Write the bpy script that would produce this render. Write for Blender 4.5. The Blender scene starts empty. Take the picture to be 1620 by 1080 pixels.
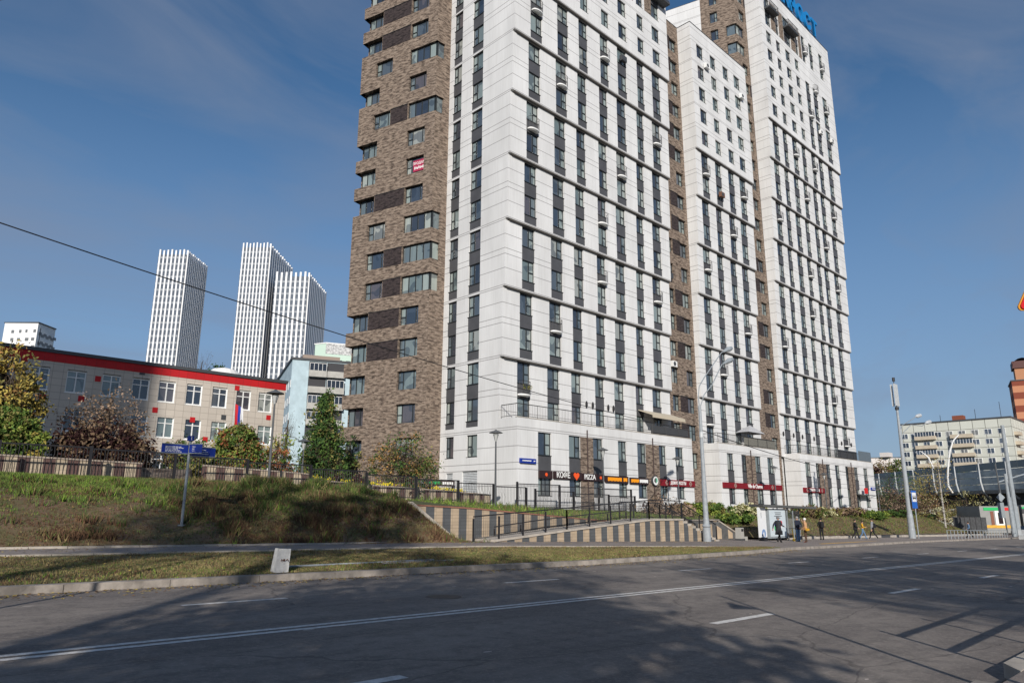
import bpy, bmesh, math, random
from mathutils import Vector, Matrix, noise
from math import radians as RAD, sin, cos, pi
random.seed(7)
sc = bpy.context.scene
COL = sc.collection
# ------------------------------------------------------------ camera, sky, sun, exposure
FPX, PIT, ROL, YAW = 1125.05, .230652, .004214, .776014
_fw = Vector((sin(YAW)*cos(PIT), cos(YAW)*cos(PIT), sin(PIT)))
_r0 = Vector((cos(YAW), -sin(YAW), 0)); _u0 = _r0.cross(_fw)
CR = _r0*cos(ROL) + _u0*sin(ROL); CU = _u0*cos(ROL) - _r0*sin(ROL)
cd = bpy.data.cameras.new('camera'); cam = bpy.data.objects.new('camera', cd); COL.objects.link(cam)
cd.sensor_width = 36; cd.lens = 36*FPX/1620; cd.clip_end = 6000; cd.clip_start = .05
cam.matrix_world = Matrix(((CR.x, CU.x, -_fw.x, 0), (CR.y, CU.y, -_fw.y, 0), (CR.z, CU.z, -_fw.z, 0), (0, 0, 0, 1)))
sc.camera = cam
def ray(x, y): return _fw*FPX + CR*(x-810) - CU*(y-540)
def atY(x, y, Y):                       # point seen at a pixel of the photograph on the plane Y
    d = ray(x, y); return d*(Y/d.y)
def atD(x, y, D):                       # the same at depth D
    d = ray(x, y); return d*(D/d.dot(_fw))
SUN_EL, SUN_AZ = RAD(23), RAD(43)       # shadows fall towards azimuth 43 deg from +Y to +X
w = bpy.data.worlds.new('World'); sc.world = w; w.use_nodes = True
nt = w.node_tree; bg = nt.nodes['Background']
sky = nt.nodes.new('ShaderNodeTexSky'); sky.sky_type = 'NISHITA'; sky.sun_disc = False
sky.sun_elevation = SUN_EL; sky.sun_rotation = SUN_AZ + pi
sky.altitude = 150; sky.air_density = 1.0; sky.dust_density = .6; sky.ozone_density = 2.2
hs = nt.nodes.new('ShaderNodeHueSaturation'); hs.inputs['Saturation'].default_value = 1.2; hs.inputs['Value'].default_value = 1.12
bg.inputs[1].default_value = .088
tc = nt.nodes.new('ShaderNodeTexCoord'); mp = nt.nodes.new('ShaderNodeMapping'); mp.inputs['Scale'].default_value = (1.2, 3.2, 5)
mp.inputs['Rotation'].default_value = (.2, .35, .5)
nz = nt.nodes.new('ShaderNodeTexNoise'); nz.inputs['Scale'].default_value = 1.3; nz.inputs['Detail'].default_value = 7; nz.inputs['Roughness'].default_value = .55; nz.inputs['Distortion'].default_value = .8
rp = nt.nodes.new('ShaderNodeValToRGB'); rp.color_ramp.elements[0].position = .42; rp.color_ramp.elements[1].position = .8
rp.color_ramp.elements[0].color = (0, 0, 0, 1); rp.color_ramp.elements[1].color = (.75, .75, .75, 1)
mx = nt.nodes.new('ShaderNodeMixRGB'); mx.inputs[2].default_value = (2.5, 3.0, 4.1, 1)
sx = nt.nodes.new('ShaderNodeSeparateXYZ'); hr = nt.nodes.new('ShaderNodeValToRGB'); he = hr.color_ramp.elements
he[0].position = 0; he[0].color = (.85, .85, .85, 1); he[1].position = .5; he[1].color = (0, 0, 0, 1); hx = he.new(.16); hx.color = (.62, .62, .62, 1)
mh = nt.nodes.new('ShaderNodeMixRGB'); mh.inputs[2].default_value = (2.3, 3.4, 5.5, 1)
for a, b in ((tc.outputs['Generated'], sx.inputs[0]), (sx.outputs[2], hr.inputs[0]), (hr.outputs[0], mh.inputs[0]), (sky.outputs[0], hs.inputs['Color']), (hs.outputs[0], mh.inputs[1])): nt.links.new(a, b)
for a, b in ((tc.outputs['Generated'], mp.inputs[0]), (mp.outputs[0], nz.inputs[0]), (nz.outputs[0], rp.inputs[0]), (rp.outputs[0], mx.inputs[0]), (mh.outputs[0], mx.inputs[1]), (mx.outputs[0], bg.inputs[0])): nt.links.new(a, b)
sd = bpy.data.lights.new('sun', 'SUN'); so = bpy.data.objects.new('sun', sd); COL.objects.link(so)
sd.energy = 4.6; sd.angle = RAD(.53); sd.color = (1, .945, .87)
_sdir = Vector((sin(SUN_AZ)*cos(SUN_EL), cos(SUN_AZ)*cos(SUN_EL), -sin(SUN_EL)))
so.rotation_euler = _sdir.to_track_quat('-Z', 'Y').to_euler()
sc.view_settings.view_transform = 'Standard'; sc.view_settings.look = 'None'; sc.view_settings.exposure = 0; sc.view_settings.gamma = 1
sc.render.resolution_x = 1024; sc.render.resolution_y = 682
sc.cycles.max_bounces = 5; sc.cycles.diffuse_bounces = 3

# ------------------------------------------------------------ materials
MATS = {}
def mat(name, col, rough=.8, metal=0., spec=.4, var=0., vscale=1., bump=0., bscale=20., vcol=None, stretch=(1, 1, 1)):
    if name in MATS: return MATS[name]
    m = bpy.data.materials.new(name); m.use_nodes = True; t = m.node_tree; p = t.nodes['Principled BSDF']
    p.inputs['Base Color'].default_value = (*col, 1); p.inputs['Roughness'].default_value = rough
    p.inputs['Metallic'].default_value = metal; p.inputs['Specular IOR Level'].default_value = spec
    N = t.nodes.new; L = t.links.new
    g = N('ShaderNodeNewGeometry'); mpn = N('ShaderNodeMapping'); mpn.inputs['Scale'].default_value = stretch; L(g.outputs['Position'], mpn.inputs[0])
    if var or vcol:
        n = N('ShaderNodeTexNoise'); n.inputs['Scale'].default_value = vscale; n.inputs['Detail'].default_value = 5; n.inputs['Roughness'].default_value = .65
        L(mpn.outputs[0], n.inputs[0]); r = N('ShaderNodeValToRGB')
        c2 = vcol or tuple(c*(1+var) for c in col); c1 = col if vcol else tuple(c*(1-var) for c in col)
        r.color_ramp.elements[0].position = .36; r.color_ramp.elements[1].position = .64
        r.color_ramp.elements[0].color = (*c1, 1); r.color_ramp.elements[1].color = (*c2, 1)
        L(n.outputs[0], r.inputs[0]); L(r.outputs[0], p.inputs['Base Color'])
    if bump:
        n2 = N('ShaderNodeTexNoise'); n2.inputs['Scale'].default_value = bscale; n2.inputs['Detail'].default_value = 4; L(mpn.outputs[0], n2.inputs[0])
        b = N('ShaderNodeBump'); b.inputs['Strength'].default_value = bump; b.inputs['Distance'].default_value = .03
        L(n2.outputs[0], b.inputs['Height']); L(b.outputs[0], p.inputs['Normal'])
    MATS[name] = m; return m
def nodes(m): return m.node_tree, m.node_tree.nodes.new, m.node_tree.links.new, m.node_tree.nodes['Principled BSDF']
def math_n(N, L, op, a, b=None):
    n = N('ShaderNodeMath'); n.operation = op
    for i, v in enumerate((a, b)):
        if v is None: continue
        if isinstance(v, (int, float)): n.inputs[i].default_value = v
        else: L(v, n.inputs[i])
    return n.outputs[0]
def mixc(N, L, f, a, b):
    n = N('ShaderNodeMixRGB')
    for i, v in enumerate((f, a, b)):
        if isinstance(v, (int, float)): n.inputs[i].default_value = v
        elif isinstance(v, tuple): n.inputs[i].default_value = (*v, 1)
        else: L(v, n.inputs[i])
    return n.outputs[0]
# white facade panels: horizontal joints that repeat every two storeys, faint vertical ones, rain streaks
def facade_mat(name, base, dark):
    m = bpy.data.materials.new(name); m.use_nodes = True; t, N, L, p = nodes(m)
    g = N('ShaderNodeNewGeometry'); s = N('ShaderNodeSeparateXYZ'); L(g.outputs['Position'], s.inputs[0])
    zz = math_n(N, L, 'MODULO', math_n(N, L, 'ADD', s.outputs[2], 100*5.98-12.17), 5.98)
    tot = None
    for o in (.06, 1.53, 2.79, 3.29, 4.56, 5.86):
        d = math_n(N, L, 'LESS_THAN', math_n(N, L, 'ABSOLUTE', math_n(N, L, 'SUBTRACT', zz, o)), .030)
        tot = d if tot is None else math_n(N, L, 'MAXIMUM', tot, d)
    xy = math_n(N, L, 'ADD', s.outputs[0], math_n(N, L, 'MULTIPLY', s.outputs[1], .97))
    vx = math_n(N, L, 'LESS_THAN', math_n(N, L, 'MODULO', math_n(N, L, 'ADD', xy, 500.), 9.3), .02)
    tot = math_n(N, L, 'MAXIMUM', tot, math_n(N, L, 'MULTIPLY', vx, .25))
    n = N('ShaderNodeTexNoise'); n.inputs['Scale'].default_value = .5; n.inputs['Detail'].default_value = 6
    mpn = N('ShaderNodeMapping'); mpn.inputs['Scale'].default_value = (1, 1, .35); L(g.outputs['Position'], mpn.inputs[0]); L(mpn.outputs[0], n.inputs[0])
    r = N('ShaderNodeValToRGB'); r.color_ramp.elements[0].position = .3; r.color_ramp.elements[1].position = .68
    r.color_ramp.elements[0].color = (*[c*.86 for c in base], 1); r.color_ramp.elements[1].color = (*[c*1.04 for c in base], 1); L(n.outputs[0], r.inputs[0])
    n3 = N('ShaderNodeTexNoise'); n3.inputs['Scale'].default_value = 3; n3.inputs['Detail'].default_value = 3
    mp3 = N('ShaderNodeMapping'); mp3.inputs['Scale'].default_value = (2.5, 2.5, .12); L(g.outputs['Position'], mp3.inputs[0]); L(mp3.outputs[0], n3.inputs[0])
    st = mixc(N, L, math_n(N, L, 'MULTIPLY', math_n(N, L, 'SUBTRACT', n3.outputs[0], .45), .7), r.outputs[0], (.42, .40, .37))
    L(mixc(N, L, math_n(N, L, 'MULTIPLY', tot, .7), st, dark), p.inputs['Base Color'])
    p.inputs['Roughness'].default_value = .75; p.inputs['Specular IOR Level'].default_value = .3
    b = N('ShaderNodeBump'); b.inputs['Strength'].default_value = .25; b.inputs['Distance'].default_value = .03; L(n3.outputs[0], b.inputs['Height']); L(b.outputs[0], p.inputs['Normal'])
    MATS[name] = m; return m
WHITE = facade_mat('white_facade_panel', (.70, .698, .690), (.16, .15, .15))
def brick_mat(name, c1, c2, c3, axis='O', sx=1., sz=1.):
    m = bpy.data.materials.new(name); m.use_nodes = True; t, N, L, p = nodes(m)
    tcn = N('ShaderNodeTexCoord'); s = N('ShaderNodeSeparateXYZ'); L(tcn.outputs['Object'], s.inputs[0])
    c = N('ShaderNodeCombineXYZ')
    L(math_n(N, L, 'ADD', s.outputs[0], math_n(N, L, 'MULTIPLY', s.outputs[1], 1.)), c.inputs[0]); L(s.outputs[2], c.inputs[1])
    b = N('ShaderNodeTexBrick'); L(c.outputs[0], b.inputs[0]); b.inputs['Scale'].default_value = 1
    b.inputs['Brick Width'].default_value = .42*sx; b.inputs['Row Height'].default_value = .085*sz; b.inputs['Mortar Size'].default_value = .008; b.inputs['Bias'].default_value = -.1
    b.inputs['Color1'].default_value = (*c1, 1); b.inputs['Color2'].default_value = (*c2, 1); b.inputs['Mortar'].default_value = (*[x*.55 for x in c2], 1); b.inputs['Mortar Smooth'].default_value = .2
    n = N('ShaderNodeTexNoise'); n.inputs['Scale'].default_value = 1; n.inputs['Detail'].default_value = 6; n.inputs['Roughness'].default_value = .7
    mpn = N('ShaderNodeMapping'); mpn.inputs['Scale'].default_value = (1.5, 5, 1); L(c.outputs[0], mpn.inputs[0]); L(mpn.outputs[0], n.inputs[0])
    r = N('ShaderNodeValToRGB'); r.color_ramp.elements[0].position = .44; r.color_ramp.elements[1].position = .58; L(n.outputs[0], r.inputs[0])
    col = mixc(N, L, math_n(N, L, 'MULTIPLY', r.outputs[0], .6), b.outputs[0], c3)
    n2 = N('ShaderNodeTexNoise'); n2.inputs['Scale'].default_value = 1; n2.inputs['Detail'].default_value = 4
    mp2 = N('ShaderNodeMapping'); mp2.inputs['Scale'].default_value = (1.8, 6, 1); mp2.inputs['Location'].default_value = (31, 17, 0); L(c.outputs[0], mp2.inputs[0]); L(mp2.outputs[0], n2.inputs[0])
    r2 = N('ShaderNodeValToRGB'); r2.color_ramp.elements[0].position = .52; r2.color_ramp.elements[1].position = .60; L(n2.outputs[0], r2.inputs[0])
    col = mixc(N, L, math_n(N, L, 'MULTIPLY', r2.outputs[0], .7), col, tuple(x*.35 for x in c2))
    L(col, p.inputs['Base Color']); p.inputs['Roughness'].default_value = .9; p.inputs['Specular IOR Level'].default_value = .2
    bp = N('ShaderNodeBump'); bp.inputs['Strength'].default_value = .8; bp.inputs['Distance'].default_value = .06; L(n.outputs[0], bp.inputs['Height']); L(bp.outputs[0], p.inputs['Normal'])
    MATS[name] = m; return m
BRICK = brick_mat('tan_brown_brick', (.235, .178, .138), (.115, .087, .070), (.375, .298, .235))
DBRICK = brick_mat('dark_latticed_brick', (.055, .042, .042), (.03, .024, .026), (.07, .055, .052), sx=.45, sz=2.2)
DARKP = mat('charcoal_spandrel', (.075, .075, .08), .55, var=.12, vscale=.8)
FRAME = mat('black_window_frame', (.022, .027, .03), .45)
METAL = mat('black_fence_metal', (.02, .019, .021), .5)
GREYM = mat('grey_painted_metal', (.27, .30, .32), .45, var=.12, vscale=3)
DGREY = mat('dark_grey_metal', (.06, .063, .068), .5)
LIGHTM = mat('light_grey_metal', (.5, .52, .53), .45, var=.1, vscale=4)
CONC = mat('concrete', (.29, .255, .22), .9, var=.30, vscale=2.2, bump=.3, bscale=14)
CONCL = mat('pale_concrete', (.42, .375, .32), .9, var=.18, vscale=2, bump=.3)
WPAINT = mat('white_paint', (.78, .78, .76), .6, var=.06)
RED = mat('red_cladding', (.48, .012, .014), .5, var=.1, vscale=1.5)
MAROON = mat('maroon_sign', (.20, .008, .014), .45)
BLUE = mat('blue_sign', (.012, .035, .27), .4)
LBLUE = mat('blue_letters', (.01, .20, .50), .4, var=.12)
ORANGE = mat('orange_letters', (.9, .33, .01), .5)
ORED = mat('orange_red', (.85, .10, .02), .5)
YELL = mat('yellow_paint', (.65, .36, .05), .7, var=.2, vscale=3)
SIGNBK = mat('dark_brown_sign', (.035, .018, .018), .4)
GREEN = mat('green_sign', (.02, .42, .12), .5)
def glass_mat(name, cols, rough=.06, spec=.9, fold=.4):
    m = bpy.data.materials.new(name); m.use_nodes = True; t, N, L, p = nodes(m)
    oi = N('ShaderNodeObjectInfo'); at = N('ShaderNodeAttribute'); at.attribute_name = 'rnd'
    rnd = math_n(N, L, 'FRACT', math_n(N, L, 'ADD', oi.outputs['Random'], at.outputs['Fac']))
    r = N('ShaderNodeValToRGB'); r.color_ramp.interpolation = 'CONSTANT'; e = r.color_ramp.elements
    e[0].position = 0; e[0].color = (*cols[0], 1); e[1].position = 1/len(cols); e[1].color = (*cols[1], 1)
    for i, c in enumerate(cols[2:], 2): x = e.new(i/len(cols)); x.color = (*c, 1)
    L(rnd, r.inputs[0])
    g = N('ShaderNodeNewGeometry'); mpn = N('ShaderNodeMapping'); mpn.inputs['Scale'].default_value = (1, 1, .12); L(g.outputs['Position'], mpn.inputs[0])
    n = N('ShaderNodeTexNoise'); n.inputs['Scale'].default_value = 4.5; n.inputs['Detail'].default_value = 3; L(mpn.outputs[0], n.inputs[0])
    n2 = N('ShaderNodeTexNoise'); n2.inputs['Scale'].default_value = .9; n2.inputs['Detail'].default_value = 1; L(g.outputs['Position'], n2.inputs[0])
    gt = math_n(N, L, 'GREATER_THAN', n2.outputs[0], .56)
    c = mixc(N, L, math_n(N, L, 'MULTIPLY', n.outputs[0], fold), r.outputs[0], (.015, .02, .025))
    c = mixc(N, L, math_n(N, L, 'MULTIPLY', gt, .55), c, (.02, .03, .045))
    L(c, p.inputs['Base Color']); p.inputs['Roughness'].default_value = rough; p.inputs['Specular IOR Level'].default_value = spec; p.inputs['IOR'].default_value = 1.6
    MATS[name] = m; return m
GL1 = glass_mat('window_glass', [(.05, .07, .10), (.20, .25, .25), (.04, .05, .07), (.28, .34, .33), (.09, .115, .14), (.38, .40, .37), (.11, .10, .11), (.17, .22, .22)])
GL2 = glass_mat('window_glass_pale', [(.32, .38, .36), (.14, .18, .20), (.42, .46, .42), (.28, .33, .31), (.18, .22, .23), (.36, .42, .39)])
GLF = glass_mat('distant_glass', [(.06, .08, .11), (.03, .04, .06), (.10, .12, .15), (.2, .2, .19)], fold=.2)
TEAL = glass_mat('teal_shop_glass', [(.06, .22, .22), (.04, .16, .17)], fold=.2)
GLASSC = mat('grey_glass', (.10, .115, .12), .12, spec=.8)

# ------------------------------------------------------------ mesh helpers
class MB:
    def __init__(s): s.v = []; s.f = []; s.m = []; s.mats = []
    def mi(s, m):
        if m not in s.mats: s.mats.append(m)
        return s.mats.index(m)
    def face(s, pts, m):
        i = len(s.v); s.v += [tuple(p) for p in pts]; s.f.append(tuple(range(i, i+len(pts)))); s.m.append(s.mi(m))
    def box(s, x0, x1, y0, y1, z0, z1, m, skip=''):
        if x0 > x1: x0, x1 = x1, x0
        if y0 > y1: y0, y1 = y1, y0
        if z0 > z1: z0, z1 = z1, z0
        i = len(s.v); s.v += [(x, y, z) for z in (z0, z1) for y in (y0, y1) for x in (x0, x1)]; k = s.mi(m)
        for key, q in (('b', (0, 2, 3, 1)), ('t', (4, 5, 7, 6)), ('f', (0, 1, 5, 4)), ('k', (2, 6, 7, 3)), ('l', (0, 4, 6, 2)), ('r', (1, 3, 7, 5))):
            if key not in skip: s.f.append(tuple(i+a for a in q)); s.m.append(k)
    def hexa(s, b, t, m):              # b, t: four bottom and four top points
        i = len(s.v); s.v += [tuple(p) for p in b]+[tuple(p) for p in t]; k = s.mi(m)
        for q in ((3, 2, 1, 0), (4, 5, 6, 7), (0, 1, 5, 4), (1, 2, 6, 5), (2, 3, 7, 6), (3, 0, 4, 7)): s.f.append(tuple(i+a for a in q)); s.m.append(k)
    def tube(s, pts, rads, m, n=8, cap=True):
        pts = [Vector(p) for p in pts]
        if isinstance(rads, (int, float)): rads = [rads]*len(pts)
        base = len(s.v); k = s.mi(m)
        for j, p in enumerate(pts):
            d = (pts[min(j+1, len(pts)-1)]-pts[max(j-1, 0)]).normalized()
            a = d.orthogonal().normalized() if abs(d.z) < .95 else Vector((1, 0, 0)); a = (a-d*a.dot(d)).normalized(); b = d.cross(a)
            if abs(d.z) < .95:
                a = Vector((0, 0, 1)).cross(d).normalized(); b = d.cross(a)
            for q in range(n):
                an = 2*pi*q/n; s.v.append(tuple(p+(a*cos(an)+b*sin(an))*rads[j]))
        for j in range(len(pts)-1):
            for q in range(n):
                s.f.append((base+j*n+q, base+j*n+(q+1) % n, base+(j+1)*n+(q+1) % n, base+(j+1)*n+q)); s.m.append(k)
        if cap:
            s.f.append(tuple(base+q for q in range(n))[::-1]); s.m.append(k)
            s.f.append(tuple(base+(len(pts)-1)*n+q for q in range(n))); s.m.append(k)
    def lathe(s, prof, m, c=(0, 0), n=16):
        s.tube([(c[0], c[1], z) for r, z in prof], [r for r, z in prof], m, n)
    def build(s, name, parent=None, loc=None, rz=0, smooth=False, label=None, cat=None, group=None, kind=None, rnd=None):
        me = bpy.data.meshes.new(name); me.from_pydata(s.v, [], s.f)
        for m in s.mats: me.materials.append(m)
        me.polygons.foreach_set('material_index', s.m)
        if smooth: me.polygons.foreach_set('use_smooth', [True]*len(s.f))
        if rnd:
            a = me.attributes.new('rnd', 'FLOAT', 'FACE'); a.data.foreach_set('value', rnd)
        me.update(); o = bpy.data.objects.new(name, me); COL.objects.link(o)
        if parent: o.parent = parent
        if loc: o.location = loc
        o.rotation_euler.z = rz
        return tag(o, label, cat, group, kind)
def tag(o, label=None, cat=None, group=None, kind=None):
    if label: o['label'] = label
    if cat: o['category'] = cat
    if group: o['group'] = group
    if kind: o['kind'] = kind
    return o
def thing(name, label, cat, loc=(0, 0, 0), rz=0, group=None):
    o = bpy.data.objects.new(name, None); COL.objects.link(o); o.location = loc; o.rotation_euler.z = rz; o.empty_display_size = .3
    return tag(o, label, cat, group)
def copy_tree(o, parent=None):
    c = o.copy(); COL.objects.link(c); c.parent = parent
    for ch in list(o.children): copy_tree(ch, c)
    return c
def text_mesh(txt, size, m, depth=.02, parent=None, loc=(0, 0, 0), rz=0, name='lettering', sx=1., bold=.012, align='CENTER', flat=False):
    cu = bpy.data.curves.new('t', 'FONT'); cu.body = txt; cu.size = size; cu.extrude = depth; cu.align_x = align; cu.align_y = 'CENTER'; cu.offset = bold*size
    cu.resolution_u = 2
    o = bpy.data.objects.new('t', cu); COL.objects.link(o); bpy.context.view_layer.update()
    me = bpy.data.meshes.new_from_object(o.evaluated_get(bpy.context.evaluated_depsgraph_get())); bpy.data.objects.remove(o); bpy.data.curves.remove(cu)
    for v in me.vertices: x, y, z = v.co; v.co = (x*sx, -z, y)
    me.materials.clear(); me.materials.append(m); me.name = name
    o = bpy.data.objects.new(name, me); COL.objects.link(o); o.parent = parent; o.location = loc; o.rotation_euler.z = rz
    return o
def lerp(tab, x):
    if x <= tab[0][0]: return tab[0][1]
    for (a, b), (c, d) in zip(tab, tab[1:]):
        if x <= c: return b+(d-b)*(x-a)/(c-a)
    return tab[-1][1]

# ------------------------------------------------------------ terrain profile
def bX(X): return -.0171*max(-80, min(X, 135))
def kerbY(X): return lerp([(20, 16.5), (28, 17.2), (33, 17.7), (42, 19.2), (49, 19.5), (70, 21.2), (96, 21.8)], X)
def pathN(X): return lerp([(18, 22.3), (34.5, 21.1), (40.5, 19.4), (42, 19.55), (49, 19.85), (70, 21.55), (96, 22.15)], X)
def pathNz(X): return lerp([(20, -1.15), (40, -1.40)], X)+bX(X)
def pathF(X): return lerp([(12, 25.0), (24, 25.5), (60, 25.8), (85, 26.3), (140, 30)], X)
def pathFz(X): return lerp([(20, -1.10), (45, -1.30)], X)+bX(X)
def fenceZ(X): return lerp([(-80, 1.9), (0, 1.35), (9, 1.21), (12.6, 1.14), (16.2, .98), (19.8, .86), (23.4, .61), (27, .47), (30.4, .35), (36.7, .03), (45, -.15), (80, -.3), (118, -.6), (130, -2.2), (150, -3.8)], X)
def groundZ(X, Y):
    if Y < 35.6: return -1.75+bX(X)
    g = fenceZ(X)-.03; far = lerp([(0, 2.0), (40, 1.2), (60, .2), (115, -.6), (150, -4.4)], X)
    return g+(far-g)*min(1, max(0, (Y-44)/15)) - (0 if Y < 75 else min(3, (Y-75)*.02))
def grid_mesh(name, xs, ys, zf, m, **k):
    b = MB(); n = len(ys); b.mi(m)
    for x in xs:
        for y in ys:
            p = zf(x, y); b.v.append(p if isinstance(p, tuple) else (x, y, p))
    for i in range(len(xs)-1):
        for j in range(n-1): b.f.append((i*n+j, (i+1)*n+j, (i+1)*n+j+1, i*n+j+1)); b.m.append(0)
    return b.build(name, smooth=True, kind=k.pop('kind', 'structure'), **k)
def fr(a, b, n): return [a+(b-a)*i/n for i in range(n+1)]

SOIL = mat('grassy_soil', (.17, .105, .068), .95, vcol=(.10, .095, .035), vscale=.9, bump=.8, bscale=9)
EARTH = mat('bare_ground', (.10, .10, .07), .95, var=.3, vscale=.3)
# asphalt with patches, aggregate and tyre-worn lanes
def asphalt(name, base, tint, dark):
    m = bpy.data.materials.new(name); m.use_nodes = True; t, N, L, p = nodes(m)
    g = N('ShaderNodeNewGeometry')
    def nz_(scale, st=(1, 1, 1), det=5, ro=.6):
        mpn = N('ShaderNodeMapping'); mpn.inputs['Scale'].default_value = st; L(g.outputs['Position'], mpn.inputs[0])
        n = N('ShaderNodeTexNoise'); n.inputs['Scale'].default_value = scale; n.inputs['Detail'].default_value = det; n.inputs['Roughness'].default_value = ro; L(mpn.outputs[0], n.inputs[0]); return n.outputs[0]
    def rmp(x, a, b):
        r = N('ShaderNodeValToRGB'); r.color_ramp.elements[0].position = a; r.color_ramp.elements[1].position = b; L(x, r.inputs[0]); return r.outputs[0]
    big = nz_(.5, (.5, 1.6, 1)); fine = nz_(17, det=6, ro=.9); mid = nz_(3.5)
    c = mixc(N, L, rmp(big, .38, .62), base, tint); strk = nz_(1.0, (.18, 2.6, 1)); c = mixc(N, L, math_n(N, L, 'MULTIPLY', rmp(strk, .5, .7), .4), c, dark)
    c = mixc(N, L, math_n(N, L, 'MULTIPLY', rmp(mid, .45, .7), .55), c, dark)
    c = mixc(N, L, math_n(N, L, 'MULTIPLY', rmp(fine, .50, .72), .55), c, tuple(min(1, x*2.2) for x in tint))
    spots = N('ShaderNodeTexVoronoi'); spots.inputs['Scale'].default_value = 1.1; mpv = N('ShaderNodeMapping'); mpv.inputs['Scale'].default_value = (.5, 1.4, 1); L(g.outputs['Position'], mpv.inputs[0]); L(mpv.outputs[0], spots.inputs[0])
    c = mixc(N, L, math_n(N, L, 'MULTIPLY', math_n(N, L, 'LESS_THAN', spots.outputs['Distance'], .05), .5), c, tuple(min(1, x*3.5) for x in tint))
    crack = N('ShaderNodeTexVoronoi'); crack.feature = 'DISTANCE_TO_EDGE'; crack.inputs['Scale'].default_value = .22; cdn = N('ShaderNodeTexNoise'); cdn.inputs['Scale'].default_value = 1.3; cdn.inputs['Detail'].default_value = 4; L(g.outputs['Position'], cdn.inputs[0]); cvm = N('ShaderNodeMixRGB'); cvm.inputs[0].default_value = .45; L(mpv.outputs[0], cvm.inputs[1]); L(cdn.outputs['Color'], cvm.inputs[2]); cvm.blend_type = 'ADD'; L(cvm.outputs[0], crack.inputs[0])
    c = mixc(N, L, math_n(N, L, 'MULTIPLY', math_n(N, L, 'LESS_THAN', crack.outputs[0], .0035), .4), c, tuple(x*.4 for x in dark))
    L(c, p.inputs['Base Color']); p.inputs['Roughness'].default_value = .82; p.inputs['Specular IOR Level'].default_value = .35
    b = N('ShaderNodeBump'); b.inputs['Strength'].default_value = .6; b.inputs['Distance'].default_value = .012; L(fine, b.inputs['Height']); L(b.outputs[0], p.inputs['Normal'])
    MATS[name] = m; return m
ASPH = asphalt('asphalt', (.165, .142, .126), (.24, .208, .18), (.082, .071, .066))
PATHM = asphalt('path_asphalt', (.21, .178, .160), (.27, .228, .20), (.15, .125, .112))
XL = [-600, -300, -150, -80]+fr(-75, 150, 45)+[170, 200, 250, 350, 500, 800, 1500]
grid_mesh('ground', XL, [-400, -150, -60, -31, 1.5, 20, 35.55, 35.61, 44, 50, 59, 75, 100, 150, 250, 400, 800, 1600], groundZ, EARTH)
def strip(name, xs, cols, m, **k):
    return grid_mesh(name, xs, list(range(len(cols))), lambda x, j: (x, cols[j][0](x), cols[j][1](x)), m, **k)
XR = fr(-80, 135, 215)+[150, 180, 240, 320]
strip('road', XR, [(lambda x: 2.1, lambda x: -1.55+bX(x)), (lambda x: 9.67, lambda x: -1.55+bX(x)), (lambda x: kerbY(x)+.05, lambda x: -1.55+bX(x))], ASPH)
strip('pavement', XR, [(lambda x: -30, lambda x: -1.41+bX(x)), (lambda x: 1.9, lambda x: -1.41+bX(x))], PATHM)
# road markings, each strip a thin sheet just over the asphalt
RMK = mat('worn_road_paint', (.80, .77, .72), .8, vcol=(.52, .49, .45), vscale=11)
mk = MB()
def mkq(x0, x1, y, w_, n=1):
    for i in range(n):
        a = x0+(x1-x0)*i/n; b = x0+(x1-x0)*(i+1)/n
        mk.face([(a, y-w_/2, -1.546+bX(a)), (b, y-w_/2, -1.546+bX(b)), (b, y+w_/2, -1.546+bX(b)), (a, y+w_/2, -1.546+bX(a))], RMK)
for yy in (9.55, 9.80): mkq(-80, 135, yy, .13, 60)
for i in range(-9, 16): mkq(5.0+7.7*i, 6.95+7.7*i, 13.15, .15)
for i in range(-9, 16): mkq(2.65+7.85*i, 4.6+7.85*i, 6.2, .16)
mk.build('road_marking', kind='structure')
for X_, Y_ in ((9.5, 11.6), (27, 12.0), (16.5, 8.4)):
    mh_ = MB(); mh_.tube([(X_, Y_, -1.56+bX(X_)), (X_, Y_, -1.544+bX(X_))], .36, mat('cast_iron', (.05, .045, .042), .7, var=.3, vscale=9), 24); mh_.build('manhole_cover', kind='structure')
# kerbs
kb = MB(); x = -80.
while x < 130:
    L_ = 2.0 if x < 60 else 3.0
    a, b = x+.008, x+L_-.008; ya, yb = kerbY(a), kerbY(b); za, zb = -1.4+bX(a), -1.4+bX(b); d = .3
    kb.hexa([(a, ya, za-.3), (b, yb, zb-.3), (b, yb+d, zb-.3), (a, ya+d, za-.3)], [(a, ya+.02, za), (b, yb+.02, zb), (b, yb+d, zb), (a, ya+d, za)], CONC); x += L_
kb.build('kerb', kind='structure')
kb = MB(); x = 9.0
kb.hexa([(9.0, 1.9, -1.9), (130, 1.9, -4.0), (130, 2.15, -4.0), (9.4, 2.15, -1.9)], [(9.0, 1.9, -1.555), (130, 1.9, -3.63), (130, 2.13, -3.63), (9.4, 2.13, -1.565)], CONCL)
kb.hexa([(-80, 1.9, -.6), (8.2, 1.9, -2), (8.2, 2.1, -2), (-80, 2.1, -.6)], [(-80, 1.9, -.04), (8.2, 1.9, -1.55), (8.2, 2.1, -1.55), (-80, 2.1, -.04)], CONC)
kb.build('near_kerb', kind='structure')
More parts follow.
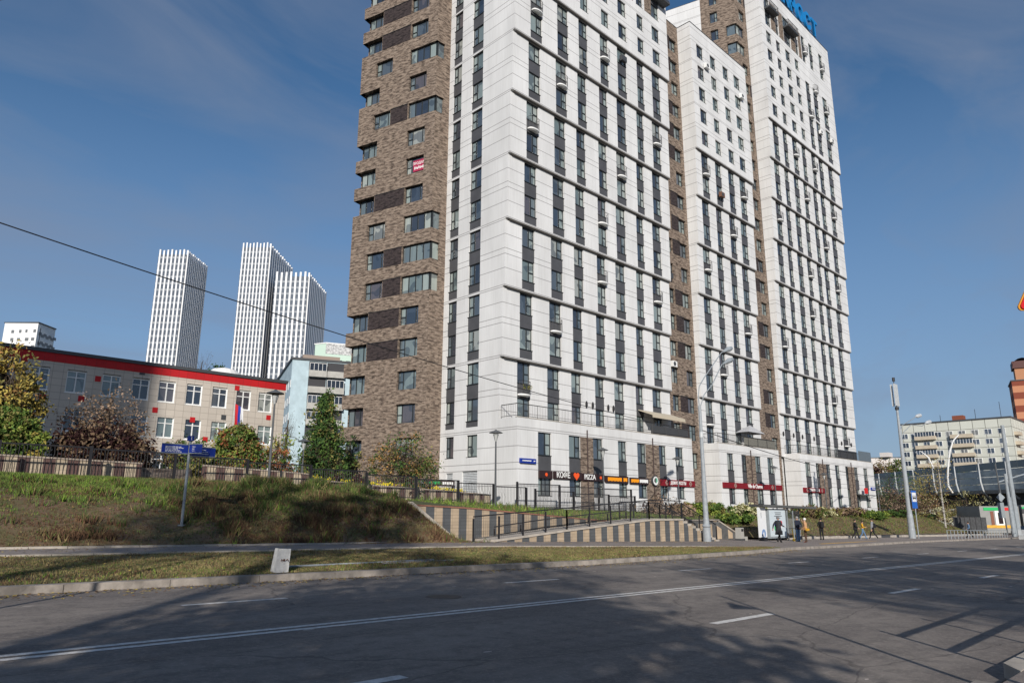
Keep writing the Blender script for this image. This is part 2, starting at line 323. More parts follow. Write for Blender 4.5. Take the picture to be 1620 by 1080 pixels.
# verge
VERG = mat('dry_grass_turf', (.13, .085, .045), .95, vcol=(.15, .15, .045), vscale=.7, bump=.7, bscale=14, stretch=(.6, 1, 1))
def vz(x, j):
    y0, y1 = kerbY(x)+.29, max(pathN(x), kerbY(x)+.32); t = j/8; y = y0+(y1-y0)*t
    z = (-1.41+bX(x))*(1-t)+(pathNz(x)-.012)*t
    return (x, y, z + (.03*noise.noise(Vector((x*.8, y*.8, 0)))+.04*sin(pi*t) if 0 < j < 8 else 0))
grid_mesh('verge', fr(-80, 40.4, 240), list(range(9)), vz, VERG)
strip('footpath', XR, [(lambda x: pathN(x) if x < 40.5 else kerbY(x)+.29, pathNz if False else lambda x: pathNz(x) if x < 40 else -1.405+bX(x)), (lambda x: (pathN(x)+pathF(x))/2, lambda x: (pathNz(x)+pathFz(x))/2), (lambda x: pathF(x)+.05, pathFz), (lambda x: 28.2 if 18 < x < 54 else pathF(x)+.06, pathFz)], PATHM)
ed = MB()
for i in range(-80, 40, 1):   # edging stones on both sides of the path
    a, b = i+.01, i+.99; s_ = .02*noise.noise(Vector((i*1.7, 0, 0)))
    ed.hexa([(a, pathN(a)-.05, -3), (b, pathN(b)-.05, -3), (b, pathN(b)+.05, -3), (a, pathN(a)+.05, -3)], [(a, pathN(a)-.05, pathNz(a)+.035+s_), (b, pathN(b)-.05, pathNz(b)+.035+s_), (b, pathN(b)+.05, pathNz(b)+.035+s_), (a, pathN(a)+.05, pathNz(a)+.035+s_)], CONCL)
    if i < 21: ed.hexa([(a, pathF(a)-.06, -3), (b, pathF(b)-.06, -3), (b, pathF(b)+.06, -3), (a, pathF(a)+.06, -3)], [(a, pathF(a)-.06, pathFz(a)+.06+s_), (b, pathF(b)-.06, pathFz(b)+.06+s_), (b, pathF(b)+.06, pathFz(b)+.06+s_), (a, pathF(a)+.06, pathFz(a)+.06+s_)], CONCL)
ed.build('path_edging', kind='structure')
# yellow tactile line on the bus platform
yl = MB()
for (a, ya), (b, yb) in (((50, 20.9), (60, 21.9)), ((60, 21.9), (72, 22.9)), ((72, 22.9), (83, 23.4))):
    yl.face([(a, ya, -1.375+bX(a)-.005), (b, yb, -1.375+bX(b)-.005), (b, yb+.28, -1.37+bX(b)), (a, ya+.28, -1.37+bX(a))], YELL)
yl.face([(47, 23.2, -1.35+bX(47)), (62, 23.9, -1.35+bX(62)), (62, 24.2, -1.35+bX(62)), (47, 23.6, -1.35+bX(47))], YELL)
yl.build('tactile_marking', kind='structure')
# left bank
def xr(Y): return 23.35 if Y < 28 else 21.0
def bankLz(X, Y):
    t = min(1, max(0, (Y-25.06)/10.7)); z0 = pathFz(X)-.02; z1 = fenceZ(X); p = lerp([(13, 1.5), (20.5, 4.2)], X); f = min(1, max(0, (22.35-X)/1.9)) if Y < 28.01 else 1
    h = (z1-z0)*(1-(1-t)**p)+(.15*noise.noise(Vector((X*.35, Y*.5, 3)))+.08*noise.noise(Vector((X*1.3, Y*1.5, 7))))*sin(pi*t)
    return z0+h*f
grid_mesh('bank', [21-101*(i/170)**2.2 for i in range(170, -1, -1)], [25.06+10.7*j/26 for j in range(27)], bankLz, SOIL)
grid_mesh('bank_end', fr(21, 23.4, 12), fr(25.06, 27.99, 10), bankLz, SOIL)
# terrace ground above the retaining wall, and right bank
def wallTop(X): return lerp([(20, .19), (21, .17), (24.8, .02), (30, -.33), (35.7, -.70), (45, -.74)], X)
TURF = mat('green_turf', (.05, .075, .02), .95, vcol=(.09, .08, .03), vscale=1.2, bump=.6, bscale=12)
def tg(i, j):
    Y = 28.1+7.6*j/10; X = 21+28*i/40; t = j/10
    return (X, Y, wallTop(X)+(fenceZ(X)-wallTop(X))*t)
grid_mesh('terrace_lawn', list(range(41)), list(range(11)), tg, TURF)
def bankRz(X, Y):
    y0 = 28.1 if X < 53 else pathF(X)+.35; t = min(1, max(0, (Y-y0)/(35.9-y0)))
    z0 = pathFz(X)+.25; z1 = fenceZ(X)
    if X < 54: z0 = lerp([(49, -.85), (52.9, -2.2), (54, pathFz(54)+.25)], X)
    return z0+(z1-z0)*(1-(1-t)**1.3)+.08*noise.noise(Vector((X*.4, Y*.5, 5)))*sin(pi*t)
def bankR(i, j):
    X = 49+(150-49)*i/120; y0 = 28.1 if X < 53 else pathF(X)+.35; Y = y0+(35.9-y0)*j/14
    return (X, Y, bankRz(X, Y))
grid_mesh('grass_bank', list(range(121)), list(range(15)), bankR, SOIL)

# ------------------------------------------------------------ windows, walls and towers
def win_mesh(w_, h, kind, mirror):
    f = MB(); g = MB(); t = .06; D = .09
    f.box(0, w_, 0, D, 0, t, FRAME); f.box(0, w_, 0, D, h-t, h, FRAME); f.box(0, t, 0, D, t, h-t, FRAME); f.box(w_-t, w_, 0, D, t, h-t, FRAME)
    f.box(-.04, w_+.04, -.14, 0, -.05, -.001, FRAME)
    def X(a): return w_-a if mirror else a
    def pane(a, b, c, d, m): a, b = sorted((X(a), X(b))); g.face([(a, .05, c), (b, .05, c), (b, .05, d), (a, .05, d)], m)
    if kind == 'std':
        m = w_*.60; f.box(X(m-.05), X(m+.05), -.005, D, t, h-t, FRAME); f.box(X(m+.05), X(w_-t), -.01, D, h*.47-.045, h*.47+.045, FRAME)
        pane(t, m-.05, t, h-t, GL1); pane(m+.05, w_-t, t, h*.47-.045, GL2); pane(m+.05, w_-t, h*.47+.045, h-t, GL2)
    elif kind == 'wide':
        q = [0, .26, .80, 1]; 
        for a in q[1:-1]: f.box(X(w_*a-.035), X(w_*a+.035), -.005, D, t, h-t, FRAME)
        f.box(X(t), X(w_*.26-.035), -.01, D, h*.45-.04, h*.45+.04, FRAME)
        pane(t, w_*.26-.035, t, h*.45-.04, GL2); pane(t, w_*.26-.035, h*.45+.04, h-t, GL2); pane(w_*.26+.035, w_*.8-.035, t, h-t, GL1); pane(w_*.8+.035, w_-t, t, h-t, GL1)
    elif kind[0] == 'n':
        n = int(kind[1:])
        for i in range(1, n): f.box(w_*i/n-.04, w_*i/n+.04, -.005, D, t, h-t, FRAME)
        for i in range(n): pane(w_*i/n+.05, w_*(i+1)/n-.05, t, h-t, GL2 if i % 3 == 0 else GL1)
    return f, g
_wc = {}
class Facade:
    def __init__(s, root): s.root = root; s.w = []; s.p = []
    def win(s, org, rz, x, z, w_, h, kind='std', mirror=False, y=.13): s.w.append((org, rz, x, y, z, round(w_, 2), round(h, 2), kind, mirror))
    def pan(s, org, rz, x, z, w_, h, y=.05, m=None): s.p.append((org, rz, x, y, z, round(w_, 2), round(h, 2), m or DARKP))
    @staticmethod
    def wp(org, rz, x, y, z): return Vector((org[0]+x*cos(rz)-y*sin(rz), org[1]+x*sin(rz)+y*cos(rz), z))
    def flush(s, nmax=98):
        key = lambda a: s.wp(a[0], a[1], a[2], a[3], a[4]).length
        vis = lambda a: 0 if (lambda P: (-FPX*CU.dot(P)/P.dot(_fw)+540) > -10)(s.wp(a[0], a[1], a[2], a[3], a[4])) else 1
        s.w.sort(key=lambda a: (vis(a), key(a))); s.p.sort(key=lambda a: (vis(a), key(a)))
        for i, a in enumerate(s.w[:nmax]):
            org, rz, x, y, z, w_, h, kind, mir = a; k = a[5:]
            if k not in _wc:
                f, g = win_mesh(*k); fo = f.build('window'); go = g.build('pane'); _wc[k] = (fo.data, go.data); bpy.data.objects.remove(fo); bpy.data.objects.remove(go)
            fo = bpy.data.objects.new('window', _wc[k][0]); go = bpy.data.objects.new('pane', _wc[k][1])
            COL.objects.link(fo); COL.objects.link(go); fo.parent = s.root; go.parent = fo; fo.location = s.wp(org, rz, x, y, z); fo.rotation_euler.z = rz
        if len(s.w) > nmax:
            B = MB(); rn = []
            for a in s.w[nmax:]:
                org, rz, x, y, z, w_, h, kind, mir = a; f, g = win_mesh(*a[5:]); r = random.random()
                for q in (f, g):
                    o = len(B.v); B.v += [tuple(s.wp(org, rz, x+v[0], y+v[1], z+v[2])) for v in q.v]
                    for fc, m in zip(q.f, q.m): B.f.append(tuple(o+i for i in fc)); B.m.append(B.mi(q.mats[m])); rn.append(r)
            B.build('window', s.root, kind='stuff', rnd=rn)
        pc = {}
        for a in s.p[:nmax]:
            org, rz, x, y, z, w_, h, m = a; k = (w_, h, m.name)
            if k not in pc:
                b = MB(); b.box(0, w_, 0, .1, 0, h, m); b.box(-.03, w_+.05, -.05, 0, h-.045, h-.005, FRAME); o = b.build('spandrel_panel'); pc[k] = o.data; bpy.data.objects.remove(o)
            o = bpy.data.objects.new('spandrel_panel', pc[k]); COL.objects.link(o); o.parent = s.root; o.location = s.wp(org, rz, x, y, z); o.rotation_euler.z = rz
        if len(s.p) > nmax:
            B = MB()
            for org, rz, x, y, z, w_, h, m in s.p[nmax:]:
                q = [s.wp(org, rz, x+a, y+b, 0) for a, b in ((0, 0), (w_, 0), (w_, .1), (0, .1))]
                B.hexa([(p.x, p.y, z) for p in q], [(p.x, p.y, z+h) for p in q], m)
            B.build('spandrel_panel', s.root, kind='stuff')
def wall(name, parent, org, rz, W, z0, z1, ops, m, dep=.27, dm=None):
    """wall seen from outside, local x to the right, y inwards, with rectangular openings (x0, x1, za, zb)"""
    b = MB(); xs = sorted({0, W}|{min(W, max(0, a)) for o in ops for a in o[:2]}); zs = sorted({z0, z1}|{min(z1, max(z0, a)) for o in ops for a in o[2:4]})
    for x0, x1 in zip(xs, xs[1:]):
        for a, c in zip(zs, zs[1:]):
            mx_, mz = (x0+x1)/2, (a+c)/2
            if any(o[0] < mx_ < o[1] and o[2] < mz < o[3] for o in ops): continue
            b.face([(x0, 0, a), (x1, 0, a), (x1, 0, c), (x0, 0, c)], m)
    for o in ops:
        x0, x1, a, c = o[:4]; dm_ = dm or m
        x0_, x1_ = max(0, x0), min(W, x1)
        if x0 > 0: b.face([(x0, 0, a), (x0, 0, c), (x0, dep, c), (x0, dep, a)], dm_)
        if x1 < W: b.face([(x1, 0, a), (x1, dep, a), (x1, dep, c), (x1, 0, c)], dm_)
        b.face([(x0_, 0, c), (x1_, 0, c), (x1_, dep, c), (x0_, dep, c)], dm_); b.face([(x0_, 0, a), (x0_, dep, a), (x1_, dep, a), (x1_, 0, a)], dm_)
    return b.build(name, parent, (org[0], org[1], 0), rz)
ZK = lambda k: 12.17+5.98*k
YK = lambda k: 41.1-.27*k
def bay(F, org, rz, x0, x1, z, mirror=False, door=False):
    """two storeys: panel, window, panel, window"""
    w_ = x1-x0
    if not door: F.pan(org, rz, x0, z+.12, w_, .80)
    F.win(org, rz, x0, z+.93, w_-.02, 1.84, 'std', mirror); F.pan(org, rz, x0, z+2.79, w_, 1.22); F.win(org, rz, x0, z+4.03, w_-.02, 1.80, 'std', mirror)
    return (x0, x1, z+(.93 if door else .12), z+5.85)
def cornice(parent, x0, x1, k):
    b = MB(); z = ZK(k); y1 = YK(k-1) if k > 0 else 41.4
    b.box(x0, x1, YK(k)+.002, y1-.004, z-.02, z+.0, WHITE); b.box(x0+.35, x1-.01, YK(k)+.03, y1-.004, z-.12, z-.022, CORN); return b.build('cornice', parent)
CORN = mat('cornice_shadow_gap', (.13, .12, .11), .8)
def french(root, X, Y, z, w_=1.3, dark=False):
    b = MB(); n = 12; pts = []
    for i in range(n+1):
        a = pi*i/n; pts.append((X+w_/2*cos(a)*(1 if abs(cos(a)) < .96 else 1), Y-.48*sin(a)**.6))
    m = DGREY if dark else WPAINT
    for i in range(n):
        (xa, ya), (xb, yb) = pts[i], pts[i+1]
        b.face([(X, Y, z), (xa, ya, z), (xb, yb, z)][::-1], m); b.face([(X, Y, z-.16), (X+(xb-X)*.75, Y+(yb-Y)*.75, z-.20), (X+(xa-X)*.75, Y+(ya-Y)*.75, z-.20)][::-1], m)
        b.face([(xa, ya, z), (xb, yb, z), (xb, yb, z-.12), (xa, ya, z-.12)], m); b.face([(xa, ya, z-.12), (xb, yb, z-.12), (X+(xb-X)*.75, Y+(yb-Y)*.75, z-.20), (X+(xa-X)*.75, Y+(ya-Y)*.75, z-.20)], m)
    s = b.build('french_balcony', root)
    r = MB(); P = [(x, y, z+1.08) for x, y in pts]; r.tube(P, .022, METAL, 4)
    for x, y in pts: r.tube([(x, y, z), (x, y, z+1.08)], .014, METAL, 4, cap=False)
    r.build('railing', s)
def ac_unit(root, X, Y, z, m=None):
    b = MB(); b.box(X-.42, X+.42, Y-.42, Y-.06, z, z+.62, m or WPAINT); b.tube([(X-.08, Y-.43, z+.31), (X-.08, Y-.445, z+.31)], .24, DGREY, 12); b.box(X-.35, X-.3, Y-.06, Y, z-.05, z, METAL); b.box(X+.3, X+.35, Y-.06, Y, z-.05, z, METAL)
    b.build('air_conditioner', root)
def core(root, x0, x1, y0, y1, z0, z1, m=None, name='rear_volume'):
    b = MB(); b.box(x0, x1, y0, y1, z0, z1, m or WHITE); b.build(name, root)
def parapet(root, x0, x1, y0, y1, z):
    b = MB(); b.box(x0-.04, x1+.04, y0-.05, y0+.3, z, z+.07, DGREY); b.box(x0-.04, x0+.3, y0+.3, y1, z, z+.07, DGREY); b.build('roof_edge', root)
def rail(root, pts, h=1.05, step=.19, name='terrace_railing', m=None):
    m = m or METAL; b = MB()
    for (xa, ya, za), (xb, yb, zb) in zip(pts, pts[1:]):
        L_ = math.hypot(xb-xa, yb-ya); n = max(1, int(L_/step))
        b.tube([(xa, ya, za+h), (xb, yb, zb+h)], .033, m, 4); b.tube([(xa, ya, za+.12), (xb, yb, zb+.12)], .022, m, 4)
        for i in range(n+1):
            t = i/n; x, y, z = xa+(xb-xa)*t, ya+(yb-ya)*t, za+(zb-za)*t; b.tube([(x, y, z+(0 if i % 12 == 0 else .12)), (x, y, z+h)], .03 if i % 12 == 0 else .0125, m, 4, cap=False)
    return b.build(name, root)
TC = {1: [(41.25, 42.68), (44.96, 46.4), (48.14, 49.35), (51.53, 52.72), (54.45, 55.85), (57.94, 59.05), (60.82, 62.2)],
      2: [(71.09, 72.5), (74.31, 75.55), (77.51, 78.8), (80.39, 81.85)],
      3: [(90.59, 92.0), (93.76, 94.95), (96.85, 98.3), (100.1, 101.3), (103.53, 104.8), (106.25, 107.65), (109.93, 111.5)]}
TC = {k: [(a, b+.13*a/41) for a, b in v] for k, v in TC.items()}
def tower(n, X0, X1, kt, roof, yback, label):
    root = thing('apartment_tower', label, 'tower', (0, 0, 0), group='white apartment towers of one complex'); F = Facade(root)
    yc = 41.6
    for k in range(-1, kt+1):
        Y = YK(k) if k >= 0 else 41.4; z0 = ZK(k) if k >= 0 else 6.6; z1 = ZK(k+1) if k < kt else roof; org = (X0, Y); ops = []
        if k < kt:
            for (a, b) in TC[n]: ops.append(bay(F, org, 0, a-X0, b-X0, ZK(k), door=(k == -1)))
            if k == -1: ops = [(a, b, max(c, 6.9), d) for a, b, c, d in ops]
        else:
            rows = 5 if n > 1 else 2; zb = ZK(kt)+2.72
            for ci, (a, b) in enumerate(TC[n]):
                if n == 3 and ci >= 4:
                    for zz in (ZK(kt)+.6, ZK(kt)+6.6):
                        ops.append(bay(F, org, 0, a-X0, b-X0, zz-.1))
                    continue
                for r in range(rows):
                    zt = zb+2.99*r; F.win(org, 0, a-X0, zt-1.8, (b-a)-.1, 1.8); ops.append((a-X0, b-X0-.08, zt-1.8, zt))
            if n in (1, 3):                      # top double storey with brick panels
                zt = roof-7.2
                if n == 3: big = [(90.7, 92.4, 1), (94.1, 95.1, 0), (96.85, 99.2, 1), (101.0, 102.0, 0), (103.4, 104.7, 0), (106.3, 107.7, 0), (110.2, 111.7, 0)]; br = [(92.5, 94.0), (95.2, 96.7), (99.3, 100.9), (102.1, 103.1)]
                else: big = [(a, b, 1 if i in (0, 3, 6) else 0) for i, (a, b) in enumerate(TC[1])]; br = [(a+1.6, a+2.9) for a, b in TC[1][:6]]
                for a, b, wb in big:
                    ops.append((a-X0, b-X0, zt, zt+4.7)); F.win(org, 0, a-X0, zt, b-a-.02, 1.8); F.pan(org, 0, a-X0, zt+1.8, b-a, 1.05); F.win(org, 0, a-X0, zt+2.86, b-a-.02, 1.83)
                    if wb:
                        q = MB(); q.box(a-.15, b+1.1, Y-.95, Y-.001, zt+2.35, zt+2.6, DGREY); s = q.build('loggia_balcony', root)
                        rail(s, [(a-.1, Y, zt+2.6), (a-.1, Y-.9, zt+2.6), (b+1.05, Y-.9, zt+2.6), (b+1.05, Y, zt+2.6)], .95, .12, 'railing')
                for a, b in br: q = MB(); q.box(a, b, Y-.03, Y-.001, zt, zt+4.7, BRICK); q.build('brick_infill', root)
        wall('front_wall', root, org, 0, X1-X0, z0, z1, ops, WHITE, .16)
        # side wall facing the street corner
        yb = yback; W = yb-Y; ops = []; o2 = (X0, yb)
        if n == 1:
            for (a, b) in ((48.83-48.22, 48.83-47.0), (48.83-45.47, 48.83-43.95)):
                if k < kt: ops.append(bay(F, o2, -pi/2, a, b, ZK(k), True))
                else:
                    for zz in (ZK(kt)-.05, ZK(kt)+5.93): ops.append(bay(F, o2, -pi/2, a, b, zz, True))
        wall('side_wall', root, o2, -pi/2, W, z0, z1, ops, WHITE, .16)
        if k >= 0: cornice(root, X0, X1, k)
        q = MB(); q.face([(X1, Y, z0), (X1, 48, z0), (X1, 48, z1), (X1, Y, z1)], WHITE); q.build('side_wall', root)
    core(root, X0+.4, X1-.05, yc+.2, max(yback, 56), -2, roof-.01)
    q = MB(); q.box(X0+.02, X1-.02, YK(kt)+.02, yback, roof-.3, roof-.05, CONC); q.build('roof', root)
    parapet(root, X0, X1, YK(kt), yback, roof)
    return root, F
T1, F1 = tower(1, 39.2, 64.0, 6, 62.2, 48.83, 'white apartment tower nearest the corner, over the coffee and pizza shops')
T2, F2 = tower(2, 69.8, 83.87, 5, 59.2, 41.62, 'narrow middle white apartment tower, lowest roof, between two brown brick strips')
T3, F3 = tower(3, 89.3, 114.6, 7, 77.1, 41.52, 'tallest white apartment tower at the right, blue letters on its roof')
for c, k in ((1, 5), (1, 3), (2, 4), (4, 5), (7, 4), (5, 3), (4, 2), (4, 1), (7, 1), (2, 0)):
    a, b = TC[1][c-1]; french(T1, (a+b)/2, YK(k), ZK(k)+3.15)
french(T1, 41.95, 41.4, ZK(-1)+3.1)
fl = MB()
for i in range(60):
    x = 41.4+random.random()*1.1; z = ZK(-1)+3.5+random.random()*.35; y = 40.75+random.random()*.2; s = .07
    fl.face([(x-s, y, z-s), (x+s, y+.05, z), (x, y, z+s)], mat('balcony_flower_yellow', (.5, .42, .08), .8) if i % 2 else mat('balcony_leaf', (.06, .12, .03), .8))
fl.build('flower_box', T1)
for c, k in ((1, 4), (4, 4), (3, 3), (1, 2), (2, 0), (4, 1)):
    a, b = TC[2][c-1]; french(T2, (a+b)/2, YK(k), ZK(k)+3.15)
french(T2, 71.8, 41.4, ZK(-1)+3.1)
for c, k in ((3, 6), (1, 4), (4, 5), (5, 6), (7, 5), (6, 4), (4, 3), (7, 3), (4, 2), (1, 1), (6, 0), (7, -1)):
    a, b = TC[3][c-1]; french(T3, (a+b)/2, YK(k), ZK(k)+3.15)
for c, z in ((5, 71.6), (7, 71.6), (6, 65.8), (5, 60.2), (7, 63.6)):
    a, b = TC[3][c-1]; french(T3, (a+b)/2, YK(7), z)
ac_unit(T1, 55.2, YK(5), 46.3, DGREY); ac_unit(T2, 75.1, YK(4), 37.3, mat('brown_unit', (.16, .08, .05), .6)); ac_unit(T2, 73.0, YK(5), 54.0); ac_unit(T2, 81.9, YK(5), 53.7)
ac_unit(T3, 107.2, YK(7), 58.3); ac_unit(T3, 111.6, YK(7), 58.5)
F1.flush(); F2.flush(); F3.flush()

# podiums: part of each tower
def podium(root, X0, X1, Y, z0, bays, bricks, yside):
    F = Facade(root); ops = []; org = (X0, Y)
    for a, b in bays:
        b += .11*a/41
        a -= X0; b -= X0; ops.append((a, b, z0+.9, 6.0)); w_ = b-a
        F.win(org, 0, a, 4.18, w_-.02, 1.82); F.pan(org, 0, a, 2.9, w_, 1.27); F.pan(org, 0, a, z0+.3, w_, .6)
        F.win(org, 0, a, z0+.92, w_-.02, 2.9-z0-.94)
    wall('podium_wall', root, org, 0, X1-X0, z0-1.5, 7.0, ops, WHITE, .16)
    wall('podium_side_wall', root, (X0, yside), -pi/2, yside-Y, z0-1.5, 7.0, [], WHITE)
    q = MB(); q.face([(X1, Y, z0-1.5), (X1, 42, z0-1.5), (X1, 42, 7), (X1, Y, 7)], WHITE); q.face([(X0, Y+.2, 6.85), (X1, Y+.2, 6.85), (X1, 42, 6.85), (X0, 42, 6.85)], CONC)
    q.box(X0-.03, X1+.03, Y-.04, Y+.22, 7.0, 7.05, CONCL); q.build('terrace', root)
    for a, b in bricks:
        q = MB(); q.box(a, b, Y-.035, Y-.001, z0-.5, 5.98, BRICK); q.build('brick_pier', root)
        q = MB(); q.tube([((a+b)/2, Y-.1, z0), ((a+b)/2, Y-.1, 6.6)], .05, mat('downpipe_brown', (.05, .03, .028), .6), 6); q.build('downpipe', root)
    F.flush()
podium(T1, 39.2, 64.4, 39.3, .1, [(41.53, 43.0), (45.28, 46.68), (48.46, 49.7), (52.0, 53.15), (54.92, 56.18), (58.42, 59.5), (61.26, 62.55)], [(46.74, 48.42), (56.24, 58.38)], 41.4)
podium(T2, 69.85, 83.9, 39.35, -.3, [(71.45, 72.7), (74.65, 75.6), (77.82, 79.05), (80.85, 82.2)], [(75.65, 77.78)], 41.62)
podium(T3, 90.0, 115.4, 39.5, -.5, [(91.5, 92.9), (94.75, 95.55), (98.0, 99.2), (101.0, 102.3), (104.6, 105.4), (107.75, 108.95), (111.3, 112.7)], [(95.6, 97.95), (105.45, 107.7)], 41.52)
F = Facade(T1)   # low windows and louvres on the corner side
for a, b, za, zb in ((.75, 1.82, 4.15, 5.95), (3.51, 4.84, 4.15, 5.95)): pass
wall('side_wall', T1, (39.2, 48.83), -pi/2, 48.83-41.41, -1.4, 6.6, [(.75, 1.82, 4.15, 5.95), (3.51, 4.84, 4.15, 5.95), (.9, 1.8, 1.2, 2.9), (3.0, 4.9, 1.0, 3.0)], WHITE)
F.win((39.2, 48.83), -pi/2, .75, 4.15, 1.07, 1.8, 'std', True); F.win((39.2, 48.83), -pi/2, 3.51, 4.15, 1.33, 1.8, 'std', True); F.flush()
for y0, y1, za, zb in ((47.03, 47.93, 1.2, 2.9), (43.93, 45.83, 1.0, 3.0)):
    lv = MB(); lv.box(39.38, 39.46, y0, y1, za, zb, LIGHTM)
    n = int((zb-za)/.13)
    for i in range(n): z = za+(i+.5)*(zb-za)/n; lv.hexa([(39.30, y0, z-.04), (39.32, y0, z-.06), (39.32, y1, z-.06), (39.30, y1, z-.04)], [(39.36, y0, z+.05), (39.38, y0, z+.03), (39.38, y1, z+.03), (39.36, y1, z+.05)], LIGHTM)
    lv.build('louvre', T1)
# terrace railings, wall lamps, awning, umbrella and planters
rail(T1, [(39.35, 41.3, 7.05), (39.35, 39.45, 7.05), (64.2, 39.45, 7.05)])
rail(T2, [(70.0, 41.5, 7.05), (70.0, 39.5, 7.05), (83.7, 39.5, 7.05)]); rail(T3, [(90.2, 41.4, 7.05), (90.2, 39.65, 7.05), (110.5, 39.65, 7.05)])
q = MB(); q.box(57.6, 64.1, 39.52, 39.56, 7.1, 7.9, DGREY); q.build('terrace_screen', T1)
q = MB(); q.box(76.0, 83.6, 39.57, 39.60, 7.1, 8.15, mat('beige_screen', (.25, .24, .20), .5)); q.build('terrace_screen', T2)
q = MB(); q.box(103.0, 110.0, 39.72, 39.76, 7.1, 8.3, DGREY); q.build('terrace_screen', T3)
q = MB(); q.box(110.4, 115.3, 39.62, 39.64, 7.1, 8.5, GLASSC); q.box(115.28, 115.3, 39.64, 41.3, 7.1, 8.5, GLASSC); q.build('glass_balustrade', T3)
def lampbit(root, X, Y, z):
    q = MB(); q.tube([(X, Y-.12, z-.3), (X, Y-.12, z-.12), (X, Y-.12, z+.12), (X, Y-.12, z+.3)], [.05, .11, .11, .05], METAL, 8); q.build('wall_lamp', root)
for X in (50.1, 51.0, 53.3, 54.1): lampbit(T1, X, 41.4, 9.3)
for X in (89.9, 92.9, 95.6, 99.3, 108.9, 112.6): lampbit(T3, X, 41.4, 9.6)
q = MB(); q.hexa([(58.2, 39.7, 8.95), (64.0, 39.7, 8.95), (64.0, 41.35, 9.55), (58.2, 41.35, 9.55)], [(58.2, 39.7, 9.03), (64.0, 39.7, 9.03), (64.0, 41.35, 9.63), (58.2, 41.35, 9.63)], mat('cream_awning', (.5, .44, .34), .8)); 
for i in range(30): q.box(58.2+i*.195, 58.36+i*.195, 39.68, 39.70, 8.72, 8.95, MATS['cream_awning'])
q.build('awning', T1)
um = thing('parasol', 'pale grey square parasol on the terrace of the middle tower', 'parasol', (79.4, 40.5, 6.85))
q = MB()
for i in range(4):
    a, b = pi/4+i*pi/2, pi/4+(i+1)*pi/2; q.face([(0, 0, 2.9), (2.9*cos(a), 1.2*sin(a), 1.95), (2.9*cos(b), 1.2*sin(b), 1.95)], mat('grey_canvas', (.42, .42, .43), .9))
q.build('canopy', um); q = MB(); q.tube([(0, 0, 0), (0, 0, 2.9)], .03, LIGHTM, 6); q.build('pole', um)

# brick wings
Facade.win.__defaults__ = ('std', False, .24)
def wing(label, name='brick_wing'): return thing(name, label, 'brick building', group='brown brick wings between the white towers')
W1 = wing('brown brick wing left of the nearest white tower, with corner windows'); F = Facade(W1)
B0, A0 = Vector((37.49, 48.83)), Vector((34.88, 58.18)); LAB = (B0-A0).length; rzAB = math.atan2((B0-A0).y, (B0-A0).x); ops = []; cw = []; left = []
rows = 'psnxopqnx'  # unused pattern holder
RW = [(0, 0, 0, 0), (1, 0, 0, 0), (1, 0, 0, 0), (1, 1, 0, 0), (1, 1, 0, 0), (0, 1, 1, 0), (0, 1, 1, 0), (0, 0, 1, 0), (1, 1, 0, 0), (1, 0, 0, 0), (1, 0, 0, 0), (0, 1, 1, 0), (1, 0, 0, 0), (0, 0, 1, 0), (1, 1, 0, 0), (1, 1, 0, 0), (1, 1, 0, 0), (0, 1, 1, 0), (1, 0, 0, 0), (1, 1, 0, 0)]
pan = MB(); bcops = []; lfops = []
for n, (wl, pn, cn, _) in enumerate(RW):
    zt = 5.95+2.975*n; zb = zt-1.68
    if n == 0: wl = 1
    s0, s1 = (7.05, 9.75) if wl else (5.52, 7.7)
    xa, xb = LAB-s1, LAB-s0
    if wl: ops.append((-.01, xb, zb, zt)); lfops.append((12-.9, 12.01, zb, zt)); F.win(A0[:], rzAB, .55, zb, xb-.57, 1.68, 'n3', y=.45); F.win(tuple(A0+Vector((0, 0))), rzAB, 0, -50, .1, .1, 'n1') if False else None
    else: ops.append((xa, xb, zb, zt)); F.win(A0[:], rzAB, xa, zb, xb-xa, 1.68, 'wide')
    if cn: ops.append((LAB-3.3, LAB+.01, zb, zt)); bcops.append((-.01, 1.02, zb, zt)); F.win(A0[:], rzAB, LAB-3.3, zb, 3.1, 1.68, 'n4', y=.2); cw.append((zb, zt))
    else: ops.append((LAB-3.3, LAB-1.15, zb, zt)); F.win(A0[:], rzAB, LAB-3.3, zb, 2.15, 1.68, 'wide')
    if pn:
        a = LAB-(6.98 if wl else 5.45); b = LAB-3.36; F.pan(A0[:], rzAB, a, zb-.02, b-a, 1.72, y=-.02, m=DBRICK)
wall('brick_wall', W1, A0[:], rzAB, LAB, -1.0, 62.2, ops, BRICK, dep=.45)
wall('brick_wall', W1, B0[:], 0, 39.2-37.49, -1.0, 62.2, bcops, BRICK, dep=.3)
for zb, zt in cw:
    q = MB(); q.box(37.49+.2, 37.49+.28, 48.83+.12, 48.83+.2, zb, zt, FRAME); q.box(37.7, 38.5, 49.03, 49.06, zb+.06, zt-.06, GL2); q.box(37.7, 38.5, 49.0, 49.1, zb, zb+.06, FRAME); q.box(37.7, 38.5, 49.0, 49.1, zt-.06, zt, FRAME); q.build('corner_window', W1)
nrm = Vector((-(B0-A0).y, (B0-A0).x)).normalized()      # inwards
PL = A0+nrm*12
wall('brick_wall', W1, PL[:], math.atan2(-nrm.y, -nrm.x), 12, -1.0, 62.2, lfops, BRICK, dep=.45)
q = MB(); c = [A0+nrm*.95+Vector((.25, -.9)), B0+nrm*.5+Vector((0, .35)), Vector((39.6, 49.6)), Vector((50, 52)), PL+Vector((0, -.6))]
